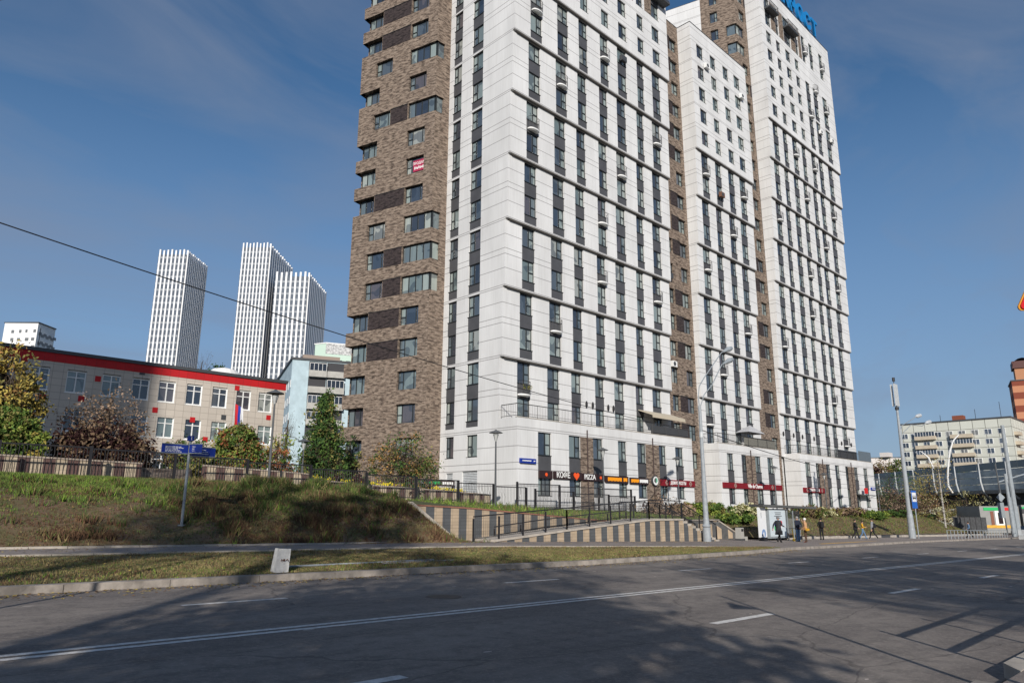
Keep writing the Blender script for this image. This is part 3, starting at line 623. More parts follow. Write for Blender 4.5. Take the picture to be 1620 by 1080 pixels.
for z0_, z1_ in ((-2, 62.0),):
    q.v += [(p.x, p.y, z0_) for p in c]+[(p.x, p.y, z1_) for p in c]; k = q.mi(DGREY); n_ = len(c)
    for i in range(n_): q.f.append((i, (i+1) % n_, (i+1) % n_+n_, i+n_)); q.m.append(k)
    q.f.append(tuple(range(n_, 2*n_))); q.m.append(k)
q.build('rear_volume', W1)
bn = thing('window_banner', 'pink sale banner with white lettering in a brick wing window', 'banner')
P = Facade.wp(A0[:], rzAB, LAB-2.55, .235, 5.95+2.975*9-1.45)
q = MB(); q.box(0, 1.35, -.012, 0, 0, 1.15, mat('pink_banner', (.38, .03, .08), .6)); o = q.build('sheet', bn, P, rzAB)
for t_, dz in (('ПРОДАМ', .8), ('', .35)):
    if t_: text_mesh(t_, .38, WPAINT, .004, bn, P+Vector((.68*cos(rzAB)+.02*sin(rzAB), .68*sin(rzAB)-.02*cos(rzAB), dz)), rzAB, sx=.85)
q = MB()
for i in range(7): q.box(.15+i*.16, .26+i*.16, -.018, -.013, .2+.05*(i % 2), .5-.04*(i % 3), WPAINT)
q.build('faded_lettering', bn, P, rzAB)
F.flush()
W2 = wing('brown brick strip between the nearest tower and the middle tower'); F = Facade(W2); ops = []
for n in range(0, 19):
    zt = 5.95+3.0*n+(.0); zb = zt-1.72
    if zt > 58: break
    ops += [(.9, 2.3, zb, zt), (3.85, 5.4, zb, zt)]; F.win((64, 41.6), 0, .9, zb, 1.4, 1.72); F.win((64, 41.6), 0, 3.85, zb, 1.55, 1.72)
    if n % 4 in (0, 1, 2) and n != 7: F.pan((64, 41.6), 0, 2.34, zb, 1.46, 1.74, y=-.03, m=DBRICK)
wall('brick_wall', W2, (64.0, 41.6), 0, 5.82, -1.5, 59.2, ops, BRICK); F.flush()
q = MB(); q.box(64.05, 69.85, 42, 50, -1.5, 59.15, DGREY); q.build('rear_volume', W2); q = MB(); q.box(64, 69.75, 41.56, 41.9, 59.2, 59.27, DGREY); q.build('roof_edge', W2)
ac_unit(W2, 65.0, 41.6, 14.9); ac_unit(W2, 65.1, 41.6, 24.9, DGREY)
W3 = wing('brown brick strip between the middle tower and the tallest tower'); F = Facade(W3); ops = []; cw = []
for n in range(0, 24):
    zt = 5.95+2.99*n; zb = zt-1.75
    if zt > 76: break
    if zt > 63 and n in (20, 21): ops.append((2.19, 4.4, zb, zt)); F.win((83.88, 41.55), 0, 2.4, zb, 2.0, 1.75, 'n2', y=.2); cw.append((zb, zt)); continue
    ops.append((3.25, 4.95, zb, zt)); F.win((83.88, 41.55), 0, 3.25, zb, 1.7, 1.75)
    if n % 3 != 1: F.pan((83.88, 41.55), 0, 1.8 if zt < 57 else 4.98, zb, 1.4 if zt < 57 else .4, 1.77, y=-.03, m=DBRICK)
wall('brick_wall', W3, (83.88, 41.55), 0, 2.2, -1.5, 59.2, [], BRICK)
wall('brick_wall', W3, (83.88+2.2, 41.55), 0, 5.42-2.2, -1.5, 77.0, [(max(0, a-2.2), b-2.2, c, d) for a, b, c, d in ops], BRICK)
S0 = Vector((86.08, 41.55)); dr = Vector((-.2692, .9631)); E1 = S0+dr*5; rzS = math.atan2(-dr.y, -dr.x); sops = []
for n in range(17, 24):
    zt = 5.95+2.99*n; zb = zt-1.75
    if zt > 76: break
    sops.append((5-3.7, 5-2.6, zb, zt)); F.win(E1[:], rzS, 5-3.7, zb, 1.1, 1.75)
    if n in (20, 21): sops.append((5-1.45, 5.01, zb, zt)); F.win(E1[:], rzS, 5-1.45, zb, 1.25, 1.75, 'n1', y=.2)
wall('brick_wall', W3, E1[:], rzS, 5, 50, 77.0, sops, BRICK)
F.flush()
E2 = S0+dr*14
wall('white_wall', W3, E2[:], rzS, 9, 40, 74.6, [], WHITE)
q = MB(); q.hexa([(E2.x, E2.y, 74.6), (E1.x, E1.y, 74.6), (E1.x+.3, E1.y+.1, 74.6), (E2.x+.3, E2.y+.1, 74.6)], [(E2.x, E2.y, 74.7), (E1.x, E1.y, 74.7), (E1.x+.3, E1.y+.1, 74.7), (E2.x+.3, E2.y+.1, 74.7)], DGREY); q.build('roof_edge', W3)
q = MB(); q.box(84.0, 89.4, 42.2, 48, -1.5, 59.0, DGREY); q.hexa([(87.0, 42.1, 58), (89.9, 42.1, 58), (100, 56, 58), (82.9, 54.8, 58)], [(87.0, 42.1, 74.4), (89.9, 42.1, 74.4), (100, 56, 74.4), (82.9, 54.8, 74.4)], DGREY); q.build('rear_volume', W3)

# rooftop letters, shop signs
ls = thing('rooftop_sign', 'big blue letters standing on the roof of the tallest tower', 'sign')
for i, ch in enumerate('КРОСТ'):
    text_mesh(ch, 4.0, LBLUE, .18, ls, (98.3+2.75*i, 39.15, 78.55), 0, 'letter', sx=.9, bold=.03)
q = MB()
for i in range(12): q.box(97.3+i*1.15, 97.36+i*1.15, 39.3, 39.36, 77.1, 78.6, DGREY)
q.box(97, 110.4, 39.3, 39.36, 78.0, 78.06, DGREY); q.build('support_frame', ls)
def board(label, X0, X1, Y, z0, z1, m, items, name='shop_sign', cat='sign', group='signs along the shop fronts'):
    t = thing(name, label, cat, ((X0+X1)/2, Y, z0), group=group); c = (X0+X1)/2; b = MB(); b.box(X0-c, X1-c, -.16, -.002, 0, z1-z0, m); b.build('board', t)
    for it in items:
        if it[0] == 't': text_mesh(it[1], it[3], it[4], .012, t, (it[2]-c, -.175, (z1-z0)/2), 0, sx=it[5] if len(it) > 5 else 1, bold=.02)
        if it[0] == 'disc':
            q = MB(); q.tube([(it[1]-c, -.165, (z1-z0)/2), (it[1]-c, -.19, (z1-z0)/2)], it[2], it[3], 16); q.build('emblem', t)
        if it[0] == 'logo':
            q = MB(); zc = (z1-z0)/2; x = it[1]-c; r = it[2]
            for a in range(4):
                p = pi/2*a; q.face([(x+r*cos(p), -.17, zc+r*sin(p)), (x+r*.72*cos(p+pi/4), -.17, zc+r*.72*sin(p+pi/4)), (x+r*.5*cos(p+pi/4), -.17, zc+r*.5*sin(p+pi/4)), (x+r*.72*cos(p), -.17, zc+r*.72*sin(p))], it[3])
                q.face([(x+r*cos(p), -.17, zc+r*sin(p)), (x+r*.72*cos(p), -.17, zc+r*.72*sin(p)), (x+r*.5*cos(p-pi/4), -.17, zc+r*.5*sin(p-pi/4)), (x+r*.72*cos(p-pi/4), -.17, zc+r*.72*sin(p-pi/4))][::-1], it[3])
            q.box(x-r*.3, x-r*.12, -.171, -.17, zc-r*.3, zc+r*.3, it[3]); q.box(x+r*.05, x+r*.2, -.171, -.17, zc-r*.3, zc+r*.1, it[3]); q.build('emblem', t)
        if it[0] == 'bars':
            q = MB(); n = it[3]
            for i in range(n):
                x = it[1]-c+(it[2]-it[1])*i/n; wd = (it[2]-it[1])/n; q.box(x, x+wd*.84, -.185, -.162, .14+.03*(i % 2), z1-z0-.14, it[4])
            q.build('lettering', t)
    return t
board('dark board with a single orange dot over the first shop bay', 41.55, 43.05, 39.3, 2.36, 2.96, SIGNBK, [('disc', 42.3, .14, ORED)])
t = board('dark shop board with white coffee lettering and an orange heart', 43.25, 46.7, 39.3, 2.36, 2.96, SIGNBK, [('t', 'КОФЕ', 44.35, .62, WPAINT, .95)])
q = MB(); hp = []
for i in range(24):
    a = 2*pi*i/24; hp.append((1.0+.36*sin(a)**3-.0, -.2, .30+.022*(13*cos(a)-5*cos(2*a)-2*cos(3*a)-cos(4*a))))
q.face(hp[::-1], ORED); q.face([(x, y+.03, z) for x, y, z in hp], ORED); q.build('heart', t)
board('dark shop board with white pizza lettering and an orange dot', 46.8, 49.75, 39.3, 2.32, 2.92, SIGNBK, [('t', 'PIZZA', 47.75, .58, WPAINT, .95), ('disc', 49.2, .13, ORED)])
board('dark shop board with orange lettering, left of the two', 49.95, 53.2, 39.3, 2.25, 2.85, SIGNBK, [('bars', 50.2, 52.2, 9, ORANGE), ('bars', 52.45, 53.0, 3, ORANGE)])
board('dark shop board with orange and white lettering before the round logo', 53.5, 56.3, 39.3, 2.22, 2.8, SIGNBK, [('bars', 53.6, 54.8, 6, ORANGE), ('bars', 54.9, 56.2, 7, WPAINT)])
t = thing('round_sign', 'round white and green illuminated logo sign on the brick pier', 'sign', (57.3, 39.26, 2.6)); q = MB(); q.tube([(0, -.22, 0), (0, -.02, 0)], .46, DGREY, 24); q.build('housing', t); q = MB(); q.tube([(0, -.24, 0), (0, -.221, 0)], .40, WPAINT, 24); q.build('face', t)
q = MB(); q.face([(-.28, -.25, -.05), (-.02, -.25, -.25), (.0, -.25, .28), (-.2, -.25, .2)], mat('logo_black', (.02, .02, .02), .5)); q.face([(.03, -.25, -.25), (.28, -.25, -.02), (.2, -.25, .24), (.03, -.25, .28)], mat('logo_green', (.05, .35, .2), .5)); q.build('emblem', t)
board('maroon shop board with white beauty house lettering on the nearest tower', 58.35, 64.35, 39.3, 2.18, 2.78, MAROON, [('logo', 59.3, .27, CONCL), ('t', 'ДОМ КРАСОТЫ', 61.3, .43, WPAINT, .82), ('logo', 63.5, .27, CONCL)])
board('longest maroon shop board, white lettering, on the middle tower podium', 70.1, 83.85, 39.35, 2.25, 2.85, MAROON, [('logo', 72.6, .28, CONCL), ('t', 'Ville de Charme', 77.1, .58, WPAINT, .9), ('logo', 81.3, .28, CONCL)])
board('short maroon shop board on the tallest tower podium', 90.15, 96.5, 39.5, 2.15, 2.75, MAROON, [('logo', 91.1, .27, CONCL), ('t', 'ДОМ КРАСОТЫ', 93.3, .46, WPAINT, .85), ('logo', 95.6, .27, CONCL)])
t = board('blue street name plate with house number beside the first shop', 39.4, 41.15, 39.3, 3.45, 3.82, BLUE, [('bars', 39.6, 40.6, 12, WPAINT), ('bars', 40.85, 41.05, 2, WPAINT)], 'address_sign', group=None)
board('small blue street name plate at the far end of the shops', 113.4, 115.0, 39.5, 2.9, 3.3, BLUE, [('bars', 113.6, 114.8, 9, WPAINT)], 'address_sign', group=None)
t = board('dark sign with white and green lettering at the foot of the brick wing', 34.0, 38.6, 46.2, 1.75, 2.25, SIGNBK, [('bars', 34.1, 35.6, 6, WPAINT), ('bars', 35.9, 37.1, 4, GREEN), ('bars', 37.3, 38.5, 5, WPAINT)], group=None)
for px_ in (-2.3, 2.2): q = MB(); q.box(px_, px_+.1, 0, .1, -1.6, 0, METAL); q.build('post', t)
dr_ = board('red and cream shop sign sticking out near the far end', 109.2, 110.1, 38.9, 2.3, 3.1, mat('red_sign', (.6, .02, .02), .5), [], group=None)
cn = MB(); cn.hexa([(107.9, 38.3, 2.0), (112, 38.3, 2.0), (112, 39.48, 2.2), (107.9, 39.48, 2.2)], [(107.9, 38.3, 2.1), (112, 38.3, 2.1), (112, 39.48, 2.3), (107.9, 39.48, 2.3)], GLASSC); cn.build('entrance_canopy', T3)
# shop entrance door details
def door(root, X, Y, z, w_=1.0):
    b = MB(); b.box(X, X+w_, Y+.14, Y+.2, z, z+2.1, GLASSC); b.box(X, X+.07, Y+.1, Y+.22, z, z+2.15, FRAME); b.box(X+w_-.07, X+w_, Y+.1, Y+.22, z, z+2.15, FRAME); o = b.build('door', root)
    h = MB(); h.tube([(X+.15, Y+.05, z+.9), (X+.15, Y+.05, z+1.3)], .02, LIGHTM, 6); h.build('handle', o)
door(T1, 42.0, 39.3, .35); door(T1, 48.5, 39.3, .35)

# ------------------------------------------------------------ striped walls, ramp, stairs
def stripe_mat(name, a, b, wd, bw, rowh, duty=.5, xo=0.):
    m = bpy.data.materials.new(name); m.use_nodes = True; t, N, L, p = nodes(m)
    g = N('ShaderNodeNewGeometry'); s = N('ShaderNodeSeparateXYZ'); L(g.outputs['Position'], s.inputs[0])
    f = math_n(N, L, 'LESS_THAN', math_n(N, L, 'MODULO', math_n(N, L, 'ADD', s.outputs[0], 400+xo), wd), wd*duty)
    c = N('ShaderNodeCombineXYZ'); L(s.outputs[0], c.inputs[0]); L(s.outputs[2], c.inputs[1])
    k = N('ShaderNodeTexBrick'); k.offset = 0.; k.inputs['Scale'].default_value = 1; k.inputs['Brick Width'].default_value = bw; k.inputs['Row Height'].default_value = rowh; k.inputs['Mortar Size'].default_value = .006
    k.inputs['Color1'].default_value = (.85, .85, .85, 1); k.inputs['Color2'].default_value = (1.1, 1.1, 1.1, 1); k.inputs['Mortar'].default_value = (.45, .45, .45, 1); L(c.outputs[0], k.inputs[0])
    n = N('ShaderNodeTexNoise'); n.inputs['Scale'].default_value = 2.5; n.inputs['Detail'].default_value = 5; L(g.outputs['Position'], n.inputs[0])
    col = mixc(N, L, f, tuple(b), tuple(a)); mu = N('ShaderNodeMixRGB'); mu.blend_type = 'MULTIPLY'; mu.inputs[0].default_value = 1; L(col, mu.inputs[1]); L(k.outputs[0], mu.inputs[2])
    fin = mixc(N, L, math_n(N, L, 'MULTIPLY', n.outputs[0], .35), mu.outputs[0], tuple(x*.5 for x in b)); L(fin, p.inputs['Base Color']); p.inputs['Roughness'].default_value = .85
    MATS[name] = m; return m
GSTR = stripe_mat('grey_and_beige_blocks', (.50, .385, .265), (.095, .10, .105), 1.04, .52, .16)
PSTR = stripe_mat('maroon_and_beige_blocks', (.56, .46, .33), (.13, .075, .065), .96, .16, .2, .5)
COPE = mat('terracotta_coping', (.26, .12, .08), .85, var=.2, vscale=3)
rw = thing('retaining_wall', 'grey and beige striped retaining wall behind the ramp, terracotta coping', 'wall', (22.6, 28, -1.5))
q = MB(); xs = fr(21.0, 49.0, 28)
for a, b in zip(xs, xs[1:]):
    ta, tb = wallTop(a), wallTop(b); q.face([(a-22.6, 0, -1.5), (b-22.6, 0, -1.5), (b-22.6, 0, tb+1.5-.05), (a-22.6, 0, ta+1.5-.05)], GSTR)
q.build('wall_face', rw)
q = MB()
for a, b in zip(xs, xs[1:]):
    ta, tb = wallTop(a)+1.5, wallTop(b)+1.5; a -= 22.6; b -= 22.6
    q.hexa([(a, -.04, ta-.05), (b, -.04, tb-.05), (b, .25, tb-.05), (a, .25, ta-.05)], [(a, -.04, ta+.02), (b, -.04, tb+.02), (b, .25, tb+.02), (a, .25, ta+.02)], COPE)
q.build('coping', rw)
ww = thing('wing_wall', 'sloping concrete edge where the grass bank meets the striped wall', 'wall', (21.0, 28, 0))
q = MB(); q.hexa([(-.45, -.3, .0), (2.2, -.3, -1.75), (2.2, .2, -1.75), (-.45, .2, .0)], [(-.3, -.3, .30), (2.42, -.3, -1.45), (2.42, .2, -1.45), (-.3, .2, .30)], CONCL); q.build('edge_slab', ww)
rp_ = thing('ramp', 'concrete access ramp with striped side wall rising to the stair landing', 'ramp', (24, 25.6, -1.5))
def rampZ(X): return lerp([(22.7, -1.47), (24.2, -1.43), (29.3, -1.05), (36.8, -.57), (40.5, -.57)], X)
q = MB(); cq = MB(); xs = fr(24.0, 40.4, 20)
for a, b in zip(xs, xs[1:]):
    za, zb = rampZ(a)+1.5, rampZ(b)+1.5; A_, B_ = a-24, b-24
    q.face([(A_, 0, -.6), (B_, 0, -.6), (B_, 0, zb-.1), (A_, 0, za-.1)], GSTR)
    w1 = 1.7 if a < 36.5 else 2.39
    cq.hexa([(A_, -.06, za-.1), (B_, -.06, zb-.1), (B_, w1, zb-.3), (A_, w1, za-.3)], [(A_, -.06, za), (B_, -.06, zb), (B_, w1, zb), (A_, w1, za)], CONCL)
q.face([(0, 1.7, -.6), (12.8, 1.7, -.6), (12.8, 1.7, .9), (0, 1.7, .05)][::-1], GSTR)
q.build('side_wall', rp_); cq.build('slab', rp_)
st = thing('stairs', 'concrete stairs going down from the landing beside the big street lamp', 'stairs', (40.4, 25.6, -2.0)); n = 9; q = MB(); sw = MB()
for i in range(n):
    x = i*.48; z = 1.43-(i+1)*.155; q.box(x, x+.52, 0, 2.35, z-.5 if i < 6 else -.3, z, CONCL); sw.box(x, x+.48, -.02, -.001, -.4, z-.14, GSTR)
q.build('steps', st); sw.build('side_wall', st)
tw = thing('stair_wall', 'triangular grey wall with beige insets right of the stairs', 'wall', (44.0, 28, -2.4)); q = MB()
q.face([(0, -.05, -.2), (8.9, -.05, -.2), (8.9, -.05, .12), (5.0, -.05, 1.5), (0, -.05, 1.66)], mat('grey_block', (.11, .11, .108), .9, var=.2, vscale=2)); q.build('wall_face', tw)
q = MB(); q.hexa([(4.95, -.1, 1.5), (8.9, -.1, .1), (8.9, .2, .1), (4.95, .2, 1.5)], [(4.95, -.1, 1.6), (8.95, -.1, .2), (8.95, .2, .2), (4.95, .2, 1.6)], CONCL); q.box(0, 4.95, -.1, .2, 1.62, 1.7, CONC); q.build('coping', tw)
BEI = mat('beige_block', (.50, .385, .265), .85, var=.1)
for x, a, b, s in ((.9, .35, 1.45, 1), (2.1, .35, 1.4, 1), (3.3, .35, 1.35, 1), (4.6, .3, 1.25, .75), (6.2, .3, .95, .6)):
    q = MB(); q.hexa([(x, -.07, a), (x+.62, -.07, a), (x+.62, -.051, a), (x, -.051, a)], [(x, -.07, b), (x+.62, -.07, a+(b-a)*s), (x+.62, -.051, a+(b-a)*s), (x, -.051, b)], BEI); q.build('inset_panel', tw)
lwll = thing('planter_wall', 'maroon and beige striped low wall behind the black fence', 'wall', (-20, 37.2, 0))
q = MB()
def pw(x): return fenceZ(x)
segs = [(-20, 11.6, .85), (14.6, 20.6, 1.0), (20.6, 34.5, .75)]
for a0, b0, h in segs:
    for a, b in zip(fr(a0, b0, 8), fr(a0, b0, 8)[1:]):
        q.hexa([(a+20, 0, fenceZ(a)-.6), (b+20, 0, fenceZ(b)-.6), (b+20, .3, fenceZ(b)-.6), (a+20, .3, fenceZ(a)-.6)], [(a+20, 0, fenceZ(a)+h), (b+20, 0, fenceZ(b)+h), (b+20, .3, fenceZ(b)+h), (a+20, .3, fenceZ(a)+h)], PSTR)
q.build('wall_face', lwll); q = MB()
for a0, b0, h in segs:
    for a, b in zip(fr(a0, b0, 8), fr(a0, b0, 8)[1:]):
        q.hexa([(a+20, -.04, fenceZ(a)+h), (b+20, -.04, fenceZ(b)+h), (b+20, .34, fenceZ(b)+h), (a+20, .34, fenceZ(a)+h)], [(a+20, -.04, fenceZ(a)+h+.07), (b+20, -.04, fenceZ(b)+h+.07), (b+20, .34, fenceZ(b)+h+.07), (a+20, .34, fenceZ(a)+h+.07)], mat('grey_beige_coping', (.34, .28, .23), .9, var=.2, vscale=3))
q.build('coping', lwll)
q = MB(); q.hexa([(11.6, 37.6, .2), (14.6, 39, .2), (14.6, 39.3, .2), (11.6, 37.9, .2)], [(11.6, 37.6, 1.85), (14.6, 39, 1.95), (14.6, 39.3, 1.95), (11.6, 37.9, 1.85)], brick_mat('rough_stone', (.25, .2, .17), (.12, .09, .08), (.3, .25, .2), sz=2.5)); q.build('stone_wall', label='rough stone wall in the gap of the striped planter wall', cat='wall')

# ------------------------------------------------------------ fences
def fence(label, pts, h, panel, gap, name='metal_fence', m=METAL, wiggle=True, postr=.06, group=None):
    """stepped fence: level panels between posts, some bars bent"""
    o0 = pts[0]; t = thing(name, label, 'fence', o0, group=group); rnd_ = random.Random(5)
    for (xa, ya, za), (xb, yb, zb) in zip(pts, pts[1:]):
        L_ = math.hypot(xb-xa, yb-ya); n = max(1, round(L_/panel)); dx, dy = (xb-xa)/L_, (yb-ya)/L_
        for i in range(n):
            s0, s1 = L_*i/n, L_*(i+1)/n; zz = za+(zb-za)*(i+.5)/n-o0[2]; X0, Y0 = xa+dx*s0-o0[0], ya+dy*s0-o0[1]; W_ = s1-s0
            p = MB(); zt = max(za+(zb-za)*i/n, za+(zb-za)*(i+1)/n)-o0[2]; p.box(-postr, postr, -postr, postr, zz-.35, zt+h+.06, m); po = p.build('post', t, (X0, Y0, 0), math.atan2(dy, dx))
            b = MB(); b.box(0, W_, -.025, .025, zz+h-.06, zz+h, m); b.box(0, W_, -.015, .015, zz+.07, zz+.12, m); 
            k = int(W_/gap)
            for j in range(1, k):
                x = W_*j/k
                if wiggle and rnd_.random() < .22 and j < k-1:
                    d = gap*.45*(1 if j % 2 else -1); b.tube([(x, 0, zz+.1), (x+d*.2, 0, zz+.3*h), (x+d, 0, zz+.5*h), (x-d*.5, 0, zz+.72*h), (x, 0, zz+h-.02)], .017, m, 4, cap=False)
                else: b.tube([(x, 0, zz+.1), (x, 0, zz+h-.02)], .0155, m, 4, cap=False)
            b.build('panel', t, (X0, Y0, 0), math.atan2(dy, dx))
    p = MB(); X0, Y0, Z0 = [a-b for a, b in zip(pts[-1], o0)]; p.box(-postr, postr, -postr, postr, Z0-.3, Z0+h+.05, m); p.build('post', t, (X0, Y0, 0)); return t
fence('long black metal fence in stepped panels along the top of the grass bank', [(x, 36, fenceZ(x)) for x in (-21.6, 9.05, 12.7, 16.3, 19.9, 23.5, 27.1, 30.5)]+[(36.8, 36, .03)], 1.38, 3.5, .14)
fence('black metal fence section with a leaning bracket post near the coffee shop', [(36.9, 35.2, .02), (41.0, 35.2, -.12), (45.2, 35.2, -.25), (48.6, 35.2, -.3)], 1.3, 4.0, .14)
fence('tall black fence enclosing the shop entrance yard', [(37.2, 37.3, .1), (41.8, 37.3, .0), (46.6, 37.3, -.1), (51, 37.3, -.15)], 1.75, 4.4, .15, wiggle=False)
def handrail(label, P, h=.92, gap=.13, name='handrail'):
    o0 = P[0]; t = thing(name, label, 'railing', o0); Q = [(a-o0[0], b-o0[1], c-o0[2]) for a, b, c in P]
    r = MB(); r.tube([(a, b, c+h) for a, b, c in Q], .032, METAL, 6); r.build('top_rail', t)
    bb = MB(); bb.tube([(a, b, c+.1) for a, b, c in Q], .014, METAL, 4); 
    for (xa, ya, za), (xb, yb, zb) in zip(Q, Q[1:]):
        L_ = math.hypot(xb-xa, yb-ya); n = max(1, int(L_/gap))
        for i in range(n):
            s = i/n; bb.tube([(xa+(xb-xa)*s, ya+(yb-ya)*s, za+(zb-za)*s+.1), (xa+(xb-xa)*s, ya+(yb-ya)*s, za+(zb-za)*s+h-.02)], .009, METAL, 4, cap=False)
    bb.build('balusters', t)
    for (xa, ya, za), (xb, yb, zb) in zip(Q, Q[1:]):
        L_ = math.hypot(xb-xa, yb-ya); n = max(1, round(L_/1.7))
        for i in range(n+1):
            s = i/n; x, y, z = xa+(xb-xa)*s, ya+(yb-ya)*s, za+(zb-za)*s; p = MB(); p.box(x-.03, x+.03, y-.03, y+.03, z-.05, z+h-.09, METAL); p.build('post', t)
    return t
handrail('black handrail along the front edge of the ramp and down the stairs', [(22.7, 25.65, -1.47), (29.3, 25.65, -1.05), (36.8, 25.65, -.57), (40.4, 25.65, -.57)], 1.1)
handrail('black handrail along the back of the ramp', [(25.5, 27.2, -1.4), (29.3, 27.2, -1.05), (36.6, 27.2, -.57)], .5)
handrail('black stair handrail descending next to the big street lamp', [(40.5, 25.75, -.6), (44.7, 25.75, -2.0)], 1.0)
handrail('black stair handrail on the far side of the steps', [(36.8, 27.85, -.55), (41.2, 27.85, -.6), (45.6, 27.85, -2.0)], 1.0)
# near pedestrian railing that throws its shadow on the road
nf = thing('near_railing', 'railing on the near kerb whose shadow crosses the asphalt', 'railing', (9.3, 1.45, -1.56))
for z in (.16, .72, 1.2): q = MB(); q.box(0, 30, -.03, .03, z-.03, z+.035, GREYM); q.build('rail', nf)
for i in range(15): q = MB(); q.box(i*2.05-.02, i*2.05+.025, -.02, .02, -.4, 1.42, GREYM); q.build('post', nf)
gr = thing('guard_railing', 'light grey pedestrian railing by the kerb beyond the bus stop', 'railing', (83.5, 22.2, -2.9), group='grey pedestrian railings')
def guard(t, n, st_=1.25, h=.95, m=GREYM):
    for z in (.45, h): q = MB(); q.tube([(0, 0, z-.0171*0), (n*st_, 0, z-.0171*n*st_)], .03, m, 6); q.build('rail', t)
    for i in range(n+1): q = MB(); q.tube([(i*st_, 0, -.2-.0171*i*st_), (i*st_, 0, h-.0171*i*st_)], .035, m, 6); q.build('post', t)
guard(gr, 20)
gr2 = thing('guard_railing', 'pale grey railing with close bars at the right edge by the crossing', 'railing', (106, 20.5, -3.25), group='grey pedestrian railings'); guard(gr2, 22, .5, 1.0, LIGHTM)
# dark mesh enclosure
me_ = thing('mesh_enclosure', 'dark mesh fence panels behind the pedestrian in the blue jacket', 'fence', tuple(atD(1511, 841, 104)), rz=-YAW)
for i in range(6):
    q = MB(); x = i*.8; q.box(x+.02, x+.78, -.02, .02, .1, 2.1, mat('dark_mesh', (.05, .052, .055), .7, var=.3, vscale=4)); q.build('mesh_panel', me_)
    q = MB(); q.box(x-.04, x+.04, -.05, .05, -.3, 2.2, METAL); q.build('post', me_)

# ------------------------------------------------------------ lamps, poles, signs
def park_lamp(X, Y, z, h, label):
    t = thing('park_lamp', label, 'street lamp', (X, Y, z), group='park lamps with flat cone shades')
    q = MB(); q.tube([(0, 0, -.3), (0, 0, .1), (0, 0, h-.75)], [.085, .075, .05], DGREYL, 8); q.build('pole', t)
    q = MB(); q.tube([(0, 0, h-.75), (0, 0, h-.62), (0, 0, h-.3), (0, 0, h-.28)], [.06, .1, .19, .16], mat('lamp_glass', (.45, .46, .45), .15, spec=.7), 12); q.build('lantern', t)
    q = MB(); 
    for a in range(4): q.tube([(.1*cos(a*pi/2), .1*sin(a*pi/2), h-.66), (.2*cos(a*pi/2), .2*sin(a*pi/2), h-.2)], .015, DGREYL, 4)
    q.tube([(0, 0, h-.2), (0, 0, h-.16), (0, 0, h-.04), (0, 0, h+.04)], [.46, .44, .14, .02], DGREYL, 20); q.build('shade', t); return t
DGREYL = mat('lamp_post_grey', (.085, .09, .095), .5)
park_lamp(32.4, 34.5, .02, 5.05, 'park lamp before the white corner wall of the nearest tower')
park_lamp(17.3, 35.6, .9, 5.2, 'park lamp standing in front of the school and blue block')
park_lamp(46.75, 36.9, -.15, 5.05, 'park lamp before the pizza shop board')
park_lamp(57.0, 36.4, -.2, 4.9, 'park lamp close behind the big street lamp')
park_lamp(76.6, 36.6, -.3, 5.0, 'park lamp in front of the middle tower podium')
park_lamp(88.9, 36.2, -.4, 4.8, 'park lamp before the brick pier of the tallest tower podium')
park_lamp(109.0, 37.0, -.5, 4.9, 'park lamp at the far end of the shop row')
park_lamp(25.3, 47, .2, 4.6, 'small park lamp half hidden behind the green tree')
LPOLE = mat('galvanised_pole', (.30, .325, .345), .45, var=.12, vscale=4)
sl = thing('street_lamp', 'large twin headed grey street lamp on a stepped base by the stairs', 'street lamp', (42.35, 25.1, -2.12))
q = MB(); q.lathe([(.30, -.3), (.30, .06), (.26, .1), (.25, .95), (.20, 1.0), (.27, 1.05), (.27, 1.12), (.20, 1.2), (.19, 1.5), (.17, 1.6), (.155, 3.9), (.14, 3.95), (.11, 6.8), (.10, 8.9)], LPOLE, n=20); q.build('pole', sl)
def arm(par, z0, x1, z1, yoff):
    q = MB(); P = [(0, 0, z0-.4), (0, yoff*.2, z0+.5), (.35, yoff*.5, z0+1.3), (1.2, yoff*.8, z0+2.0), (x1-1.6, yoff, z1-.55), (x1-1.0, yoff, z1-.3)]; q.tube(P, .035, GREYM, 8); o = q.build('arm', par)
    h = MB(); h.tube([(x1-1.25, yoff, z1-.42), (x1-1.0, yoff, z1-.3), (x1-.5, yoff, z1-.1), (x1-.1, yoff, z1+.03), (x1+.05, yoff, z1+.05)], [.05, .13, .19, .15, .04], GREYM, 10); h.build('lamp_head', o)
    g = MB(); g.tube([(x1-.85, yoff, z1-.32), (x1-.2, yoff, z1-.08)], [.11, .12], mat('lamp_glass2', (.4, .4, .38), .2), 8); g.build('lamp_glass', o)
arm(sl, 9.0, 5.5, 13.75, .3); arm(sl, 8.4, 4.2, 12.6, -.4)
q = MB(); q.lathe([(.12, 6.75), (.14, 6.8), (.14, 7.1), (.11, 7.15)], LIGHTM, n=14); q.build('collar', sl)
al = thing('street_lamp', 'tall pale street lamp with antenna boxes on top beside the bus sign', 'street lamp', (80.0, 24.4, -2.77))
q = MB(); q.lathe([(.33, -.2), (.33, .9), (.3, 1.0), (.28, 2.2), (.24, 2.4), (.2, 7), (.12, 12.0), (.09, 15.2)], LPOLE, n=14); q.build('pole', al)
for i, (dx, dy) in enumerate(((-.28, -.1), (.3, -.1), (0, .3))): q = MB(); q.box(dx-.13, dx+.13, dy-.08, dy+.08, 13.3, 15.6, LIGHTM); q.tube([(0, 0, 13.5), (dx, dy, 13.5)], .03, METAL, 4); q.build('antenna_box', al)
